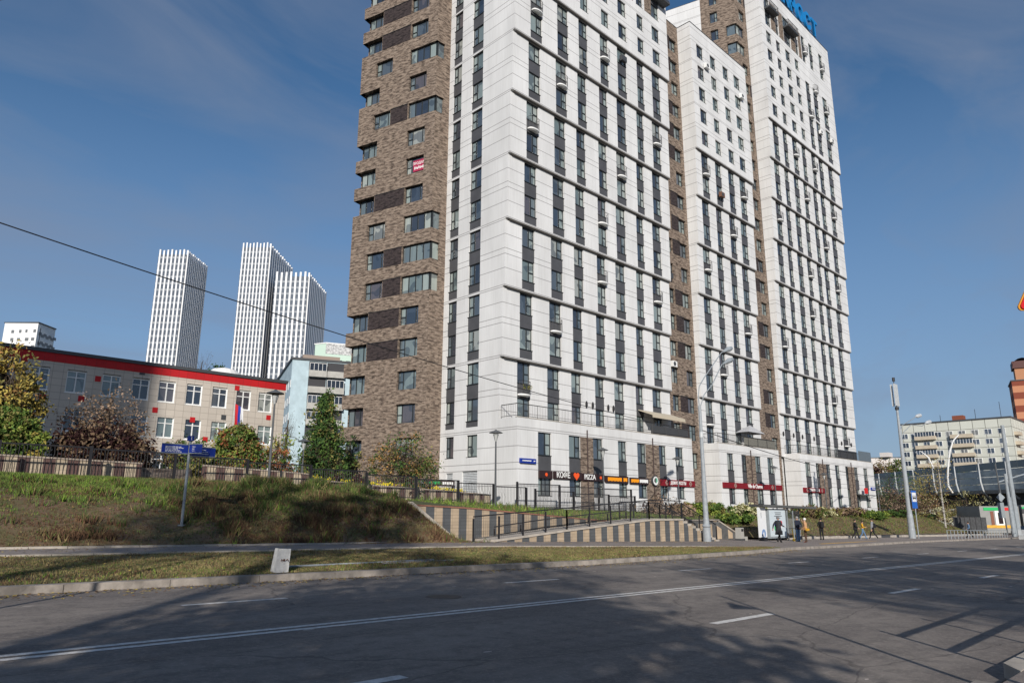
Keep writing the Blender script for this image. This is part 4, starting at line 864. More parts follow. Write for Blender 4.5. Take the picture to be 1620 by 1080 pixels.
q = MB(); q.tube([(0, 0, 15.2), (0, 0, 16.0)], .04, METAL, 6); q.tube([(0, 0, 15.9), (0, 0, 16.3)], .14, METAL, 8); q.tube([(0, 0, 12.9), (0, 0, 13.2)], .2, METAL, 8); q.build('mast', al)
arm(al, 8.2, 9.2, 12.9, .3) if False else None
for yo, zt in ((.4, 13.0), (-.5, 12.2)):
    q = MB(); q.tube([(0, 0, 9.6), (.6, yo*.3, 10.6), (2.2, yo, 11.5), (6.0, yo, zt-.5), (7.6, yo, zt)], .04, GREYM, 6); o = q.build('arm', al); q = MB(); q.tube([(7.2, yo, zt-.1), (7.8, yo, zt), (8.8, yo, zt+.18), (9.2, yo, zt+.2)], [.06, .2, .22, .05], LIGHTM, 8); q.build('lamp_head', o)
# pointer sign on the bank
sp = thing('direction_sign', 'grey post with three blue pointer boards on the grass bank', 'sign', (9.98, 27.0, bankLz(9.98, 27.0)))
hb = 2.53-bankLz(9.98, 27.0)
q = MB(); q.tube([(0, 0, -.2), (0, 0, hb-.1)], .05, GREYM, 10); q.tube([(0, 0, 0), (0, 0, .05)], .13, GREYM, 10); q.build('pole', sp)
def pboard(x0, x1, z0, z1, y, rz, lines):
    q = MB(); q.box(x0, x1, y-.015, y+.015, z0, z1, BLUE); o = q.build('pointer_board', sp, rz=rz); f = MB(); f.box(x0, x1, y-.03, y+.03, z1, z1+.03, GREYM); f.box(x0, x1, y-.03, y+.03, z0-.03, z0, GREYM); f.build('edge_strip', o)
    q = MB(); rr = random.Random(int(x0*100)); 
    for i in range(lines):
        z = z1-.07-i*(z1-z0-.08)/lines; x = x0+.12; e = x1-.15-rr.random()*.3*(x1-x0)
        while x < e: l = .03+rr.random()*.09; q.box(x, min(x+l, e), y-.0175, y-.0155, z-.022, z, WPAINT); x += l+.02
    q.build('lettering', o)
pboard(-.98, -.06, hb-.62, hb-.32, -.02, 0, 5); pboard(.06, .98, hb-.68, hb-.38, -.02, .10, 3); pboard(.05, .55, hb-.6, hb-.3, -.1, -.9, 3)
q = MB(); q.box(-.09, .09, -.09, .09, hb-.16, hb+.02, BLUE); o = q.build('cap_sign', sp); q = MB(); q.box(-.015, .015, -.093, -.0905, hb-.13, hb-.01, WPAINT); q.build('symbol', o)
# leaning concrete block and the rods lying beside it
cb = MB(); cb.hexa([(-.28, -.25, 0), (.22, -.25, 0), (.42, .2, 0), (-.2, .3, 0)], [(-.16, -.2, .72), (.28, -.22, .70), (.42, .08, .56), (-.1, .25, .72)], mat('whitish_concrete', (.62, .61, .58), .85, var=.15, vscale=5, bump=.4))
cbo = thing('concrete_block', 'tilted whitish concrete block with a rusty lifting loop on the verge', 'concrete block', (8.72, 16.98, -1.53)); cbo.scale = (.68, .68, .78)
cb.build('block', cbo); q = MB(); q.tube([(-.04, -.27, .36), (-.1, -.31, .40), (-.12, -.31, .34)], .014, mat('rust', (.12, .05, .03), .9), 5); q.tube([(.02, -.27, .38), (.0, -.29, .36)], .035, MATS['rust'], 7); q.tube([(.09, -.27, .36), (.13, -.31, .40), (.17, -.31, .33)], .014, MATS['rust'], 5); q.build('lifting_loop', cbo)
q = MB(); q.tube([(9.1, 17.7, -1.47), (11.6, 17.9, -1.51), (14.4, 18.1, -1.55)], .028, LPOLE, 6); q.build('metal_pipe', label='long thin metal pipe lying on the verge beside the concrete block', cat='pipe')
q = MB(); q.tube([(12.2, 17.65, -1.53), (15.2, 17.95, -1.58)], .022, mat('pale_pipe', (.3, .28, .25), .8), 6); q.build('metal_pipe', label='pale pipe lying at the end of the longer pipe on the verge', cat='pipe')
# overhead wires
def wire(label, A, B, sag, r=.02):
    A, B = Vector(A), Vector(B); P = [A.lerp(B, t/40)-Vector((0, 0, sag*4*(t/40)*(1-t/40))) for t in range(41)]
    q = MB(); q.tube(P, r, METAL, 5); q.build('overhead_wire', label=label, cat='wire')
wire('black overhead wire sagging across the sky from the left to the street lamp', atD(-60, 332, 17), (42.3, 25.3, 5.0), .45, .018)
wire('thin overhead wire from the big street lamp towards the tallest tower podium', (42.5, 25.2, 5.2), (117, 36, 4.9), 1.0, .03)
# warning sign at the right edge and lamp head at the top left corner
ws = thing('warning_sign', 'red and yellow edged triangular sign cut by the right edge', 'sign', tuple(atD(1654, 463, 6))); ws.rotation_euler.z = -YAW
def tri(s, r, y, m, b):
    P = []
    for k in range(3):
        a = pi/2+2*pi*k/3
        for d in (-.14, -.05, .05, .14): P.append((s*cos(a)*.86+r*cos(a+d*6), y, s*sin(a)*.86+r*sin(a+d*6)))
    b.face(P[::-1], m); b.face([(x, y+.012, z) for x, _, z in P], m)
    for i in range(len(P)): p, q_ = P[i], P[(i+1) % len(P)]; b.face([p, q_, (q_[0], y+.012, q_[2]), (p[0], y+.012, p[2])], m)
q = MB(); tri(.295, .03, 0, mat('sign_yellow_edge', (.6, .25, .02), .4), q); q.build('edge', ws); q = MB(); tri(.28, .026, -.013, mat('sign_red', (.5, .0, .006), .4), q); q.build('red_border', ws); q = MB(); tri(.17, .02, -.02, mat('sign_face', (.75, .75, .72), .4), q); q.build('face', ws)
q = MB(); q.tube([(.25, .04, -3.8), (.25, .04, .8)], .035, GREYM, 8); q.build('pole', ws)
lh = thing('street_lamp', 'dark lamp head poking into the top left corner', 'street lamp', tuple(atD(-12, -6, 9)))
q = MB(); q.tube([(-.55, 0, .25), (-.3, 0, .12), (0, 0, .03), (.13, 0, .06)], [.04, .1, .12, .03], METAL, 10); q.build('lamp_head', lh); q = MB(); q.tube([(-.2, 0, .0), (.02, 0, -.05)], [.07, .06], MATS['lamp_glass'], 8); q.build('lamp_glass', lh); q = MB(); q.tube([(-.55, 0, .25), (-2, 0, .3), (-2.2, 0, -8)], .05, METAL, 8); q.build('pole', lh)

# ------------------------------------------------------------ bus stop
SHG = mat('shelter_glass', (.25, .27, .27), .08, spec=.7); SHG.node_tree.nodes['Principled BSDF'].inputs['Alpha'].default_value = .38
bs = thing('bus_shelter', 'glass bus shelter with flat dark roof and an advertising panel', 'bus shelter', (48.9, 25.0, -2.28))
q = MB(); q.hexa([(.6, -.35, 2.5), (9.6, -.35, 2.36), (9.6, 1.1, 2.36), (1.2, 1.1, 2.5)], [(.6, -.35, 2.66), (9.6, -.35, 2.52), (9.6, 1.1, 2.52), (1.2, 1.1, 2.66)], mat('shelter_roof', (.10, .10, .095), .5)); q.build('roof', bs)
q = MB(); q.box(.75, 1.75, .1, .25, .35, 2.45, mat('white_panel', (.74, .75, .76), .4)); q.box(.75, 1.75, .08, .27, -.1, .35, METAL); o = q.build('info_panel', bs)
q = MB(); q.tube([(1.25, .095, .62), (1.25, .085, .62)], .3, mat('pale_blue', (.2, .3, .5), .6), 16); q.box(.98, 1.04, .09, .099, 1.7, 2.1, GREYM); q.box(1.15, 1.3, .08, .084, .4, .7, MATS['white_panel']); q.build('emblem', o)
ad = MB(); ad.box(1.95, 4.75, .0, .2, .25, 2.35, GREYM); ad.box(1.95, 4.75, -.0, .2, -.1, .05, DGREY); o = ad.build('poster_frame', bs)
ad = MB(); ad.box(2.08, 4.62, -.012, -.002, .38, 2.25, mat('poster_paper', (.55, .62, .66), .5)); po = ad.build('poster', o)
q = MB()
for i, (a, b) in enumerate(((2.95, 3.95), (3.0, 3.9), (2.85, 4.05), (3.1, 3.8))):
    x = a
    while x < b: q.box(x, min(b, x+.13), -.016, -.013, 2.05-i*.13, 2.11-i*.13, DGREY); x += .16
q.build('lettering', po)
for (x, z, r, c) in ((3.0, 1.25, .24, (.02, .06, .3)), (3.4, 1.42, .22, (.02, .35, .65)), (3.85, 1.3, .2, (.65, .03, .06)), (3.0, .98, .27, (.03, .35, .1)), (3.75, 1.05, .22, (.7, .7, .7)), (3.4, 1.0, .2, (.4, .15, .1))):
    q = MB(); q.tube([(x, -.014, z), (x, -.018-abs(x-3)*.004, z)], r, mat('balloon%d%d' % (x*100, z*100), c, .6), 16); q.build('coloured_shape', po)
for x in (5.0, 6.0):
    q = MB(); q.box(x, x+.06, .0, .06, -.1, 2.45, GREYM); q.build('post', bs)
q = MB(); q.box(5.05, 5.07, .06, 1.0, .2, 2.3, SHG); q.build('side_glass', bs)
q = MB(); q.box(4.9, 9.2, 1.0, 1.02, .25, 2.2, SHG); q.build('rear_glass', bs)
for x in (4.85, 9.25): q = MB(); q.box(x, x+.07, .98, 1.05, -.1, 2.4, GREYM); q.build('post', bs)
q = MB(); q.box(5.3, 8.3, .5, .9, .42, .48, mat('bench_wood', (.2, .13, .08), .7)); q.box(5.4, 5.5, .6, .8, -.05, .42, METAL); q.box(8.1, 8.2, .6, .8, -.05, .42, METAL); q.build('bench', bs)
q = MB(); q.hexa([(-.25, -.22, 0), (.25, -.22, 0), (.25, .22, 0), (-.25, .22, 0)], [(-.22, -.2, 1.0), (.24, -.2, 1.0), (.24, .2, 1.0), (-.22, .2, 1.0)], mat('bin_grey', (.36, .35, .32), .7)); 
lb = thing('litter_bin', 'grey concrete litter bin left of the bus shelter', 'bin', (48.3, 26.0, -2.25)); q.build('body', lb); q = MB(); q.box(-.12, .16, -.225, -.205, .75, .92, METAL); q.build('opening', lb); q = MB(); q.box(-.28, .28, -.25, .25, -.05, .25, DGREY); q.box(.3, .75, -.2, .2, 0, .38, MATS['bin_grey']); q.build('base', lb)
bsg = thing('bus_stop_sign', 'blue and white bus stop sign on a thin post by the tall lamp', 'sign', (80.6, 24.0, -2.8)); q = MB(); q.tube([(0, 0, -.1), (0, 0, 4.1)], .05, GREYM, 6); q.build('pole', bsg)
q = MB(); q.box(-.95, .55, -.08, -.05, 3.0, 4.75, BLUE2 := mat('bus_sign_blue', (.02, .13, .5), .4)); o = q.build('panel', bsg); q = MB(); q.box(-.8, .4, -.09, -.081, 3.65, 4.55, WPAINT); q.build('white_field', o); q = MB(); q.box(-.68, .28, -.1, -.091, 3.95, 4.25, METAL); q.box(-.6, .2, -.104, -.1005, 4.1, 4.2, WPAINT); q.box(-.55, -.42, -.1, -.091, 3.86, 3.95, METAL); q.box(.0, .13, -.1, -.091, 3.86, 3.95, METAL); q.build('bus_symbol', o)
lw = thing('low_wall', 'low pale concrete wall at the foot of the bank behind the bus stop', 'wall', (56, 26.0, -2.5))
for i in range(28):
    x = i*2.6; z = -.0171*x; q = MB(); q.box(x+.02, x+2.58, .0, .35, z-.2, z+.42, DGREY if i == 8 else CONCL); q.build('block', lw, (0, .012*x, 0))
scoo = thing('scooter', 'yellow and black folding scooter standing behind the couple', 'scooter', (53.2, 24.3, -2.30))
YB = mat('scooter_yellow', (.75, .5, .02), .4)
q = MB(); q.box(-.1, .7, -.08, .08, .12, .19, METAL); q.build('deck', scoo); q = MB(); q.tube([(0, 0, .15), (-.18, 0, .95)], .03, YB, 6); q.tube([(-.18, -.22, .97), (-.18, .22, .97)], .02, METAL, 6); q.build('handlebar', scoo)
for x in (-.02, 1.0): q = MB(); q.tube([(x, -.04, .1), (x, .04, .1)], .13, YB, 12); q.build('wheel', scoo)
q = MB(); q.box(.6, 1.15, -.15, .15, .15, .38, METAL); q.build('basket', scoo)

# ------------------------------------------------------------ school
SY = 70.8
def tile_mat(name, col, tw_, th, mort, ms=.018):
    m = bpy.data.materials.new(name); m.use_nodes = True; t, N, L, p = nodes(m); tcn = N('ShaderNodeTexCoord'); s = N('ShaderNodeSeparateXYZ'); L(tcn.outputs['Object'], s.inputs[0]); c = N('ShaderNodeCombineXYZ'); L(math_n(N, L, 'ADD', s.outputs[0], s.outputs[1]), c.inputs[0]); L(s.outputs[2], c.inputs[1])
    k = N('ShaderNodeTexBrick'); k.offset = 0; k.inputs['Scale'].default_value = 1; k.inputs['Brick Width'].default_value = tw_; k.inputs['Row Height'].default_value = th; k.inputs['Mortar Size'].default_value = ms
    k.inputs['Color1'].default_value = (*[x*.93 for x in col], 1); k.inputs['Color2'].default_value = (*[min(1, x*1.05) for x in col], 1); k.inputs['Mortar'].default_value = (*mort, 1); L(c.outputs[0], k.inputs[0])
    n = N('ShaderNodeTexNoise'); n.inputs['Scale'].default_value = .6; n.inputs['Detail'].default_value = 5; L(tcn.outputs['Object'], n.inputs[0])
    L(mixc(N, L, math_n(N, L, 'MULTIPLY', n.outputs[0], .25), k.outputs[0], tuple(x*.6 for x in col)), p.inputs['Base Color']); p.inputs['Roughness'].default_value = .7; MATS[name] = m; return m
TILE = tile_mat('beige_cladding_tiles', (.56, .50, .43), .8, .6, (.30, .26, .22)); REDT = tile_mat('red_cladding_tiles', (.50, .006, .010), .8, 2.0, (.3, .01, .012))
def white_win(w_, h, cross=True, dark=GL1):
    f = MB(); g = MB(); t = .09
    f.box(0, w_, 0, .1, 0, t, WPAINT); f.box(0, w_, 0, .1, h-t, h, WPAINT); f.box(0, t, 0, .1, t, h-t, WPAINT); f.box(w_-t, w_, 0, .1, t, h-t, WPAINT); f.box(w_/2-.05, w_/2+.05, -.004, .1, t, h-t, WPAINT)
    if cross: f.box(t, w_/2-.05, -.002, .1, h*.68, h*.68+.08, WPAINT); f.box(w_/2+.05, w_-t, -.002, .1, h*.68, h*.68+.08, WPAINT)
    f.box(-.05, w_+.05, -.12, 0, -.06, -.002, WPAINT); g.face([(t, .06, t), (w_-t, .06, t), (w_-t, .06, h-t), (t, .06, h-t)], dark); return f, g
def put_windows(root, spots, w_, h, cross=True, dark=GL1, rz=0, pane=True):
    f, g = white_win(w_, h, cross, dark); fo = f.build('window'); go = g.build('pane'); fd, gd = fo.data, go.data; bpy.data.objects.remove(fo); bpy.data.objects.remove(go)
    for P in spots:
        o = bpy.data.objects.new('window', fd); COL.objects.link(o); o.parent = root; o.location = P; o.rotation_euler.z = rz
        q = bpy.data.objects.new('pane', gd); COL.objects.link(q); q.parent = o
sc_ = thing('school', 'low beige tiled school with a red band under its grey roof edge', 'school')
wx = [-9.6, -7.0, -4.4, -1.8, .8, 3.4, 5.9, 8.2, 9.7, 12.3, 15.1, 17.9, 20.4, 22.75, 25.3, 27.8, 30.25, 32.6]; ww_ = 1.5; X0 = -30
ops = [(x-X0, x-X0+ww_, 9.7, 11.7) for x in wx]+[(x-X0+.2, x-X0+ww_+.2, 6.35, 8.25) for x in wx]+[(x-X0+.2, x-X0+ww_+.2, 3.0, 4.9) for x in wx]
wall('wall', sc_, (X0, SY), 0, 65.5, .5, 12.2, ops, TILE, dep=.2, dm=WPAINT)
q = MB(); q.box(0, 65.55, -.03, .0, 12.2, 12.95, REDT); q.build('red_band', sc_, (X0, SY, 0)); q = MB(); q.box(-.1, 65.7, -.15, 18, 12.95, 13.25, DGREY); q.build('roof', sc_, (X0, SY, 0))
q = MB(); q.box(.1, 65.4, .3, 18, 0, 12.9, TILE); q.face([(65.5, 0, .5), (65.5, 18, .5), (65.5, 18, 12.95), (65.5, 0, 12.95)], TILE); q.build('rear_volume', sc_, (X0, SY, 0))
put_windows(sc_, [(x, SY+.12, 9.7) for x in wx]+[(x+.2, SY+.12, 6.36) for x in wx]+[(x+.2, SY+.12, 3.0) for x in wx], 1.5, 1.92)
for x, z, m in ((17.3, 10.9, REDT), (22.4, 8.6, REDT), (25.9, 8.0, REDT), (28.9, 8.5, DGREY), (13.3, 8.8, REDT), (31.6, 5.6, REDT), (27.3, 6.2, REDT), (30.0, 11.6, REDT), (11.6, 11.9, REDT), (20.9, 12.0, DGREY), (16.2, 9.0, REDT), (33.6, 8.9, REDT), (19.5, 5.2, REDT)):
    q = MB(); q.box(x, x+.48, SY-.025, SY-.001, z, z+.5, m); q.build('accent_tile', sc_)
q = MB(); q.tube([(13.0, SY+2, 13.2), (13.0, SY+2, 15.4)], .03, METAL, 5); q.build('antenna', sc_)
fl_ = thing('flag', 'white blue and red flag on a short pole at the school wall', 'flag', tuple(atY(368, 678, 58))); q = MB(); q.tube([(0, 0, -3.5), (.0, 0, 2.2)], .03, LIGHTM, 6); q.build('pole', fl_)
for i, c in enumerate(((.55, .02, .03), (.02, .05, .35), (.75, .75, .75))):
    q = MB(); a, b = .03+.22*i, .27+.22*i; q.face([(a, -.02*i, 2.1-.5*a), (b, -.05-.02*i, 2.1-.5*b), (b+.12, .03, .55-.2*(2-i)), (a+.1, -.02, .45-.2*(2-i))], mat('flag%d' % i, c, .8)); q.build('stripe', fl_)
hall = thing('domed_hall', 'white perforated parapet with a round dish behind the school roof', 'building', (45, 95, 0))
q = MB(); q.box(-9, 2.5, 0, 12, 0, 18.2, mat('perforated_white', (.7, .7, .68), .8, vcol=(.25, .25, .25), vscale=1.6)); q.build('parapet', hall); q = MB(); q.lathe([(3.0, 17.0), (2.7, 18.6), (1.6, 19.7), (.05, 20.1)], WPAINT, (-5.0, 2), 20); q.build('dome', hall)
D0 = atD(370, 590, 98); hall.location = (D0.x+4.5, D0.y, D0.z-19.1)

# ------------------------------------------------------------ distant buildings
def isect(P, d, px):               # distance along d from P until it is seen at column px
    lo, hi = 0., 400.
    f = lambda t: (lambda Q: 810+FPX*Q.dot(CR)/Q.dot(_fw))(Vector((P[0]+d[0]*t, P[1]+d[1]*t, P[2])))
    s = 1 if f(1) > f(0) else -1
    for _ in range(50):
        mid = (lo+hi)/2
        if s*(f(mid)-px) < 0: lo = mid
        else: hi = mid
    return lo
FLOORM = bpy.data.materials.new('dark_glazed_floors'); FLOORM.use_nodes = True
_t, _N, _L, _p = nodes(FLOORM); _g = _N('ShaderNodeNewGeometry'); _s = _N('ShaderNodeSeparateXYZ'); _L(_g.outputs['Position'], _s.inputs[0])
_f = math_n(_N, _L, 'LESS_THAN', math_n(_N, _L, 'MODULO', _s.outputs[2], 3.3), .9); _v = _N('ShaderNodeTexNoise'); _v.inputs['Scale'].default_value = .35; _v.inputs['Detail'].default_value = 4; _L(_g.outputs['Position'], _v.inputs[0])
_L(mixc(_N, _L, _f, mixc(_N, _L, _v.outputs[0], (.04, .05, .07), (.15, .18, .22)), (.30, .32, .34)), _p.inputs['Base Color']); _p.inputs['Roughness'].default_value = .25
FINW = mat('white_fin', (.80, .80, .80), .6)
def fin_tower(label, cpx, ctop, D, lpx, rpx, nl, nr):
    P = atD(cpx, ctop, D); dl = Vector((-.70, .714)); dr_ = Vector((.70, .714)); tl = isect(P, dl, lpx); tr = isect(P, dr_, rpx); t = thing('high_rise', label, 'high-rise', (P.x, P.y, -5), group='high-rise towers with vertical white fins'); H = P.z+5
    a, b = dl*tl, dr_*tr; q = MB(); q.hexa([(0, 0, 0), (b.x, b.y, 0), (a.x+b.x, a.y+b.y, 0), (a.x, a.y, 0)], [(0, 0, H-2.5), (b.x, b.y, H-2.5), (a.x+b.x, a.y+b.y, H-2.5), (a.x, a.y, H-2.5)], FLOORM); q.build('glazed_body', t)
    for d, T, n, nn in ((dl, tl, nl, -dr_), (dr_, tr, nr, -dl)):
        for i in range(n):
            c = d*(T*(i+.55)/n); w_ = d*(T/n*.19); o = nn*.55; q = MB(); hh = H*(1-.006*((i*7) % 3)*.3)
            pts = [c-w_+o, c+w_+o, c+w_-nn*.3, c-w_-nn*.3]; z0, z1 = 0, hh
            q.hexa([(p.x, p.y, z0) for p in pts], [(p.x, p.y, z1) for p in pts], FINW); q.build('fin', t)
    return t
fin_tower('leftmost of the three white finned high-rises, standing apart', 296, 395, 350, 252, 328, 7, 12)
fin_tower('tallest white finned high-rise, middle of the three', 427, 384, 380, 384, 463, 8, 12)
fin_tower('lower white finned high-rise overlapping the tallest one, nearest the brick wing', 488, 430, 376, 436, 516, 7, 11)
def block(name, label, cat, P, dl, dr_, tl, tr, mat_, H, group=None, roofm=None):
    t = thing(name, label, cat, (P.x, P.y, P.z-H), group=group); a, b = Vector(dl)*tl, Vector(dr_)*tr; q = MB()
    q.hexa([(0, 0, 0), (b.x, b.y, 0), (a.x+b.x, a.y+b.y, 0), (a.x, a.y, 0)], [(0, 0, H), (b.x, b.y, H), (a.x+b.x, a.y+b.y, H), (a.x, a.y, H)], mat_); q.build('walls', t)
    q = MB(); e = .25; u = (a.normalized()+b.normalized())*e
    q.hexa([(-u.x, -u.y, H), (b.x+e*.7, b.y-u.y, H), (a.x+b.x+u.x, a.y+b.y+u.y, H), (a.x-e, a.y+e, H)], [(-u.x, -u.y, H+.4), (b.x+e*.7, b.y-u.y, H+.4), (a.x+b.x+u.x, a.y+b.y+u.y, H+.4), (a.x-e, a.y+e, H+.4)], roofm or DGREY); q.build('roof', t); return t
def win_on(t, d, s0, s1, ns, z0, dz, nz, w_, h, m, inset=.05, name='window'):
    """small windows on the face that runs along d from the near corner"""
    d = Vector(d); b = MB(); b.box(0, w_, -.04, .0, 0, h, FRAME if m is not WPAINT else WPAINT); b.box(.08, w_-.08, -.06, -.041, .08, h-.08, m); o = b.build(name); me = o.data; bpy.data.objects.remove(o); rz = math.atan2(d.y, d.x)
    if (Vector((-d.y, d.x))).dot(Vector((t.location.x, t.location.y))) < 0: rz += pi
    for i in range(ns):
        for j in range(nz):
            s = s0+(s1-s0)*i/max(1, ns-1); 
            o = bpy.data.objects.new(name, me); COL.objects.link(o); o.parent = t; o.location = (d.x*s, d.y*s, z0+dz*j); o.rotation_euler.z = rz
# white corner building far left
P = atD(61, 511, 250); LW = block('apartment_block', 'white block with scattered small square windows at the far left', 'apartment block', P, (-.70, .714), (.70, .714), isect(P, (-.70, .714), 8), isect(P, (.70, .714), 88), mat('clean_white_render', (.78, .78, .77), .8), 60)
rr = random.Random(3)
sq = MB(); sq.box(0, 1.1, -.05, 0, 0, 1.1, mat('grey_far_window', (.16, .17, .18), .3)); o = sq.build('window'); sqm = o.data; bpy.data.objects.remove(o)
for j in range(6):
    for i in range(4):
        s = 1.2+i*2.6+rr.random()*.6; z = 57.0-j*3.0-rr.random()*.6; o = bpy.data.objects.new('window', sqm); COL.objects.link(o); o.parent = LW; o.location = (-.70*s-.05, .714*s-.05, z); o.rotation_euler.z = math.atan2(.714, -.70)+pi; o.scale.x = .6+rr.random()*.6
LT = isect(Vector((LW.location.x, LW.location.y, 60)), (.70, .714), 88)
for j in range(6):
    for i in range(7): o = bpy.data.objects.new('window', sqm); COL.objects.link(o); o.parent = LW; o.location = (.70*LT*(i+.6)/7.6, .714*LT*(i+.6)/7.6-.03, 56-j*3.0-(j+i) % 2*.5); o.rotation_euler.z = math.atan2(.714, .70); o.scale.x = 1.5
# light blue panel block
P = atD(463, 568, 135); dl, dr_ = (.355, .935), (.93, -.37)
LB = block('panel_block', 'light blue panel block with stacked loggias behind the green tree', 'apartment block', P, dl, dr_, 34, 14.5, mat('light_blue_panel', (.42, .53, .58), .85, var=.1, vscale=.6), 32)
LOG = mat('loggia_shadow', (.055, .055, .06), .9); LOGP = mat('loggia_panel', (.42, .41, .38), .9, var=.12, vscale=1)
d = Vector(dr_); rz = math.atan2(d.y, d.x)
for i, s in enumerate((3.1, 6.5)):
    for j in range(9):
        z = 29.3-3.1*j; P0 = (d.x*s, d.y*s, z)
        q = MB(); q.box(0, 3.3, -.02, 0, 0, 2.55, LOG); o = q.build('loggia', LB, P0, rz); 
        q = MB(); q.box(0, 3.3, -.9, -.03, -.45, .75, LOGP); q.build('balustrade', o)
        if (i+j) % 3 != 1:
            q = MB()
            for k in range(5): q.box(.05+k*.78, .12+k*.78, -.85, -.78, .75, 2.2, WPAINT)
            q.box(.05, 3.25, -.85, -.78, 2.12, 2.2, WPAINT); q.box(.1, 3.2, -.8, -.77, .78, 2.1, GLF); q.build('glazing', o)
win_on(LB, dl, 1.5, 32, 10, 1.5+.3, 3.1, 9, 1.5, 1.5, WPAINT)
q = MB(); q.box(2, 9, 1, 4, 32.4, 33.3, mat('roof_hut', (.3, .24, .2), .9)); q.build('roof_hut', LB, (0, 0, 0), rz)
# mint block
P = atD(516, 543, 260); MI = block('apartment_block', 'pale mint tower block with lattice parapet between high-rise and brick wing', 'apartment block', P, (-.355, .935), (.93, -.37), 5, 16, mat('mint_render', (.52, .66, .56), .85), 62, roofm=WPAINT)
win_on(MI, (.93, -.37), 1.6, 13.5, 5, 38, 3.3, 6, 1.5, 1.6, GLF); q = MB(); q.box(0, 16, -.1, .1, 58.2, 62.4, MATS['perforated_white']); q.build('lattice_parapet', MI, (0, 0, 0), math.atan2(-.37, .93))
# panel block at the right
P = atD(1598, 660, 211); tl = isect(P, (0, 1), 1425); tr = isect(P, (1, 0), 1640)
PB = block('panel_block', 'pale yellow-green panel block with dark joints and peach balconies', 'apartment block', P, (0, 1), (1, 0), tl, tr, tile_mat('pale_green_panels', (.60, .61, .54), 3.3, 2.85, (.08, .075, .06), .075), 34)
n = 10; dzf = 2.85
Wq = MB(); Wq.box(-.09, 0, 0, 1.9, 0, 1.7, WPAINT)
Wq.box(-.12, -.091, .12, .88, .12, 1.58, GLF); Wq.box(-.12, -.091, 1.02, 1.78, .12, 1.58, GLF); o = Wq.build('window'); wme = o.data; bpy.data.objects.remove(o)
Bq = MB(); Bq.box(-1.2, -.01, 0, 6.0, -.1, 1.0, mat('peach_balcony', (.50, .43, .33), .85, var=.08)); o = Bq.build('balcony'); bme = o.data; bpy.data.objects.remove(o)
Gq = MB(); Gq.box(-1.15, -1.08, .1, 5.9, 1.0, 2.3, GLF)
for k in range(8): Gq.box(-1.2, -1.06, .1+k*.8, .2+k*.8, 1.0, 2.3, WPAINT)
o = Gq.build('glazing'); gme = o.data; bpy.data.objects.remove(o)
cols_ = [tl*f for f in (.055, .17, .285, .40, .515, .62, .735, .85, .94)]
for i, s in enumerate(cols_):
    for j in range(6):
        z = 34-4.6-dzf*j
        if i in (3, 6):
            o = bpy.data.objects.new('balcony', bme); COL.objects.link(o); o.parent = PB; o.location = (0, s-1.9, z-.5)
            if (j+i) % 2 == 0: g = bpy.data.objects.new('glazing', gme); COL.objects.link(g); g.parent = o
        o = bpy.data.objects.new('window', wme); COL.objects.link(o); o.parent = PB; o.location = (0, s, z)
for j in range(6): q = MB(); q.box(2, 7, -1.2, -.01, 0, 1.0, MATS['peach_balcony']); q.build('balcony', PB, (0, 0, 34-5-dzf*j))
for s, h in ((tl*.3, 3.4), (tl*.62, 2.4), (tl*.08, 5)): q = MB(); q.tube([(1, s, 34), (1, s, 34+h)], .07, METAL, 5); q.build('antenna', PB)
q = MB(); q.box(2, 5, tl*.42, tl*.52, 34.4, 36, mat('red_hut', (.22, .07, .04), .9)); q.build('roof_hut', PB)
# brick tower at the right edge
m = bpy.data.materials.new('striped_orange_brick'); m.use_nodes = True; t_, N, L, p = nodes(m); g = N('ShaderNodeNewGeometry'); s = N('ShaderNodeSeparateXYZ'); L(g.outputs['Position'], s.inputs[0]); f = math_n(N, L, 'GREATER_THAN', math_n(N, L, 'MODULO', math_n(N, L, 'ADD', s.outputs[2], 100.), 4.4), 2.2); L(mixc(N, L, f, (.22, .055, .03), (.50, .22, .12)), p.inputs['Base Color']); p.inputs['Roughness'].default_value = .9
P = atD(1600, 603, 240); RT = block('brick_tower', 'orange and red striped brick tower at the right edge', 'tower', P, (.970, .242), (.242, -.970), 14, 30, m, 60)
win_on(RT, (.242, -.970), 3.4, 12, 3, 38, 4.4, 5, 1.8, 1.8, WPAINT); q = MB(); q.box(1.5, 14, 2, 8, 60.4, 65, mat('orange_brick', (.45, .22, .12), .9)); q.build('top_storey', RT, (0, 0, 0), math.atan2(-.970, .242)); q = MB()
for i in range(8):
    a, b = pi*i/8, pi*(i+1)/8; q.face([(1+13*0+3.0*(1-cos(a)), 1.2, 65+3*sin(a)), (1+3.0*(1-cos(b)), 1.2, 65+3*sin(b)), (1+3.0*(1-cos(b)), 9, 65+3*sin(b)), (1+3.0*(1-cos(a)), 9, 65+3*sin(a))], mat('roof_brown', (.10, .04, .035), .6))
q.box(1, 14, 1.5, 9, 64.6, 67, MATS['roof_brown']); q.build('vaulted_roof', RT, (0, 0, 0), math.atan2(-.970, .242))
P = atD(1420, 724, 330); WB = block('white_house', 'small white building far away between the tower and the panel block', 'building', P, (-.5, .866), (.866, -.5), 13, 12, mat('weathered_white', (.62, .58, .55), .9), 30); q = MB(); q.box(-5, 0, 2, 6, 30.4, 32.4, MATS['weathered_white']); q.build('roof_hut', WB)
